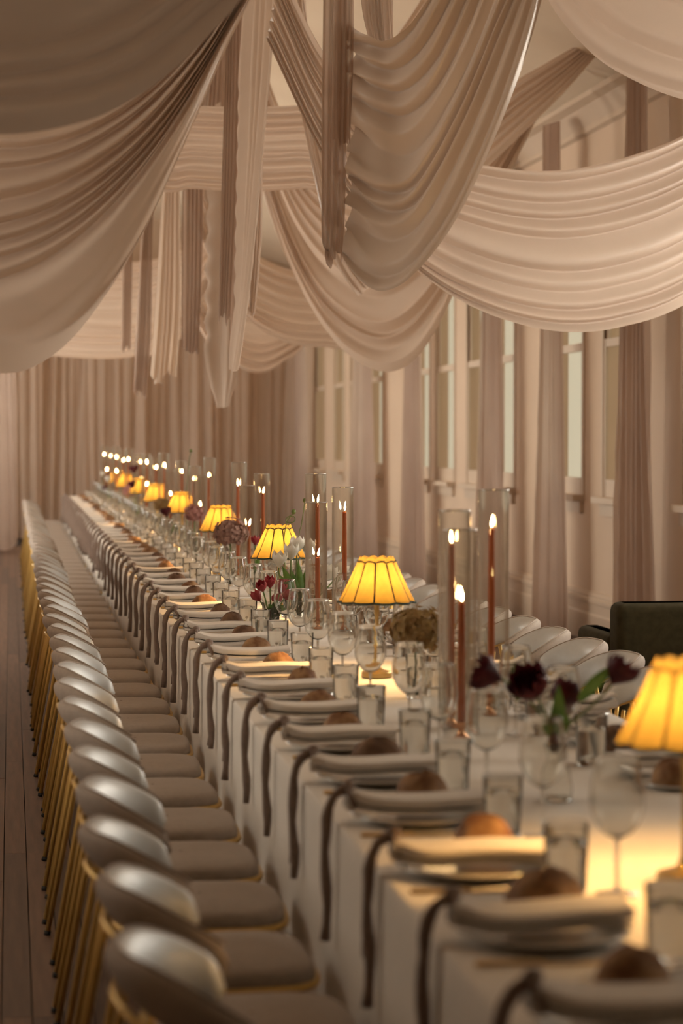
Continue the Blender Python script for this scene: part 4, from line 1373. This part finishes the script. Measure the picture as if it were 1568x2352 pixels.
# white tulips
VX, VY = pxX(684, 9.62), 9.62
vase(VX, VY, 'glass vase holding the white tulips before the third lamp')
base = (VX, VY, TZ + 0.02)
wt = [(632, 1285, -0.02, (-0.05, 0, 0.06), 'white tulip nodding furthest left before the third lamp'), (660, 1268, 0.0, (-0.02, 0, 0.04), 'white tulip in front of the third lamp shade'),
      (674, 1252, 0.04, (-0.01, 0, 0.03), 'white tulip highest in the bunch before the third lamp'), (700, 1258, 0.05, (0.02, 0, 0.03), 'white tulip partly behind the short candle cylinder'),
      (742, 1315, 0.03, (0.05, 0, 0.05), 'white tulip low between the candle cylinders'), (766, 1305, 0.08, (0.06, 0, 0.05), 'white tulip furthest right behind the candle cylinders')]
for i, (px, py, dY, bw, lab) in enumerate(wt):
    tp = W(px + 8, py + 18, VY + dY)
    lv = []
    if i < 4:
        a = W(648 + i * 18, 1300 + 6 * (i % 2) - 12 * (i == 2), VY + 0.02 * i) - Vector(base)
        lv = [((0, 0, 0.06), a, (0.01 * (i - 1), -0.01, 0.02), 0.020)]
        if i == 1: lv.append(((0, 0, 0.05), W(640, 1320, VY) - Vector(base), (-0.01, 0, 0.03), 0.018))
    flower('white', base, tp, bw, i, lab, lv, 1.35)

# red flowers around the third lamp
RX, RY = pxX(622, 9.0), 9.0
vase(RX, RY, 'glass vase with small red flowers near the wine glasses')
base = (RX, RY, TZ + 0.02)
for i, (px, py) in enumerate([(604, 1346), (620, 1338), (640, 1352), (597, 1368), (632, 1374), (652, 1364)]):
    tp = W(px, py + 12, RY + 0.03 * (i - 2))
    flower('red', base, tp, (0.0, 0, 0.03), i, 'small red flower, %s of the low red bunch before the third lamp' % ['left one', 'top one', 'middle one', 'lowest left one', 'lowest one', 'right one'][i], [((0, 0, 0.05), tuple(tp - Vector(base) + Vector((0.02, -0.01, -0.05))), (0.01, 0, 0.02), 0.012)], 1.15)
RX, RY = pxX(585, 11.2), 11.2
vase(RX, RY, 'glass vase with the striped red tulip behind the third lamp')
flower('red', (RX, RY, TZ + 0.02), W(586, 1252, RY), (0.0, 0, 0.02), 1, 'red and white tulip standing behind the third lamp', [((0, 0, 0.08), W(598, 1270, RY) - Vector((RX, RY, TZ + 0.02)), (0, 0, 0.02), 0.012)], 1.15)
# dark callas further down
for i, (px, Y, py) in enumerate([(386, 15.9, 1178), (306, 20.2, 1112), (310, 19.6, 1078), (246, 25.2, 1120)]):
    X = pxX(px, Y)
    vase(X, Y, 'glass vase of the dark burgundy flower, %s along the far table' % ordinal(i + 1))
    flower('burgundy', (X, Y, TZ + 0.02), W(px - 2, py + 8, Y), (0.02, 0, 0.03), i, 'dark burgundy flower, %s along the far half of the table' % ordinal(i + 1), [((0, 0, 0.07), (0.05, 0.0, 0.17), (0.02, 0, 0.02), 0.016)], 1.5)
for i, (px, Y, py) in enumerate([(236, 27.3, 1095), (248, 24.6, 1108)]):
    X = pxX(px, Y)
    vase(X, Y, 'glass vase of the far white tulip, %s near the table end' % ordinal(i + 1))
    flower('white', (X, Y, TZ + 0.02), W(px, py, Y), (0.0, 0, 0.03), i, 'far white tulip, %s near the end of the table' % ordinal(i + 1), (), 1.3)

# curly poppy pods
def pod(px0, py0, pts, Y, label):
    b = W(px0, py0, Y); b.z = TZ + 0.0005
    b2 = Vector((b.x, Y, TZ + 0.02))
    root = tag(empty('poppy_pod', b2), label, 'flower', 'poppy pods')
    P = resample([(0, 0, 0)] + [tuple(W(x, y, Y) - b2) for x, y in pts], 60)
    MB().tube([tuple(p) for p in P], 0.0022, 7).build('stem', M['stem_green'], root)
    MB().lathe([(0.0005, -0.011), (0.006, -0.009), (0.0105, 0.0), (0.009, 0.008), (0.004, 0.012), (0.0005, 0.0125)], 14).build('seed_head', M['stem_green'], root, True, tuple(P[-1]))
    vase(b.x, Y, 'glass vase holding the ' + label)


pod(662, 1400, [(652, 1260), (655, 1215), (662, 1193), (672, 1185), (678, 1192), (672, 1200), (660, 1200), (656, 1192), (664, 1186), (673, 1180), (674, 1176)], 9.95, 'curled poppy stem rising above the third lamp')
pod(684, 1400, [(686, 1240), (692, 1205), (698, 1165), (700, 1150)], 10.3, 'straight poppy stem beside the third lamp')
pod(428, 1220, [(428, 1160), (430, 1110), (434, 1060), (438, 1036)], 15.2, 'tall thin poppy stem rising past the fourth cluster')
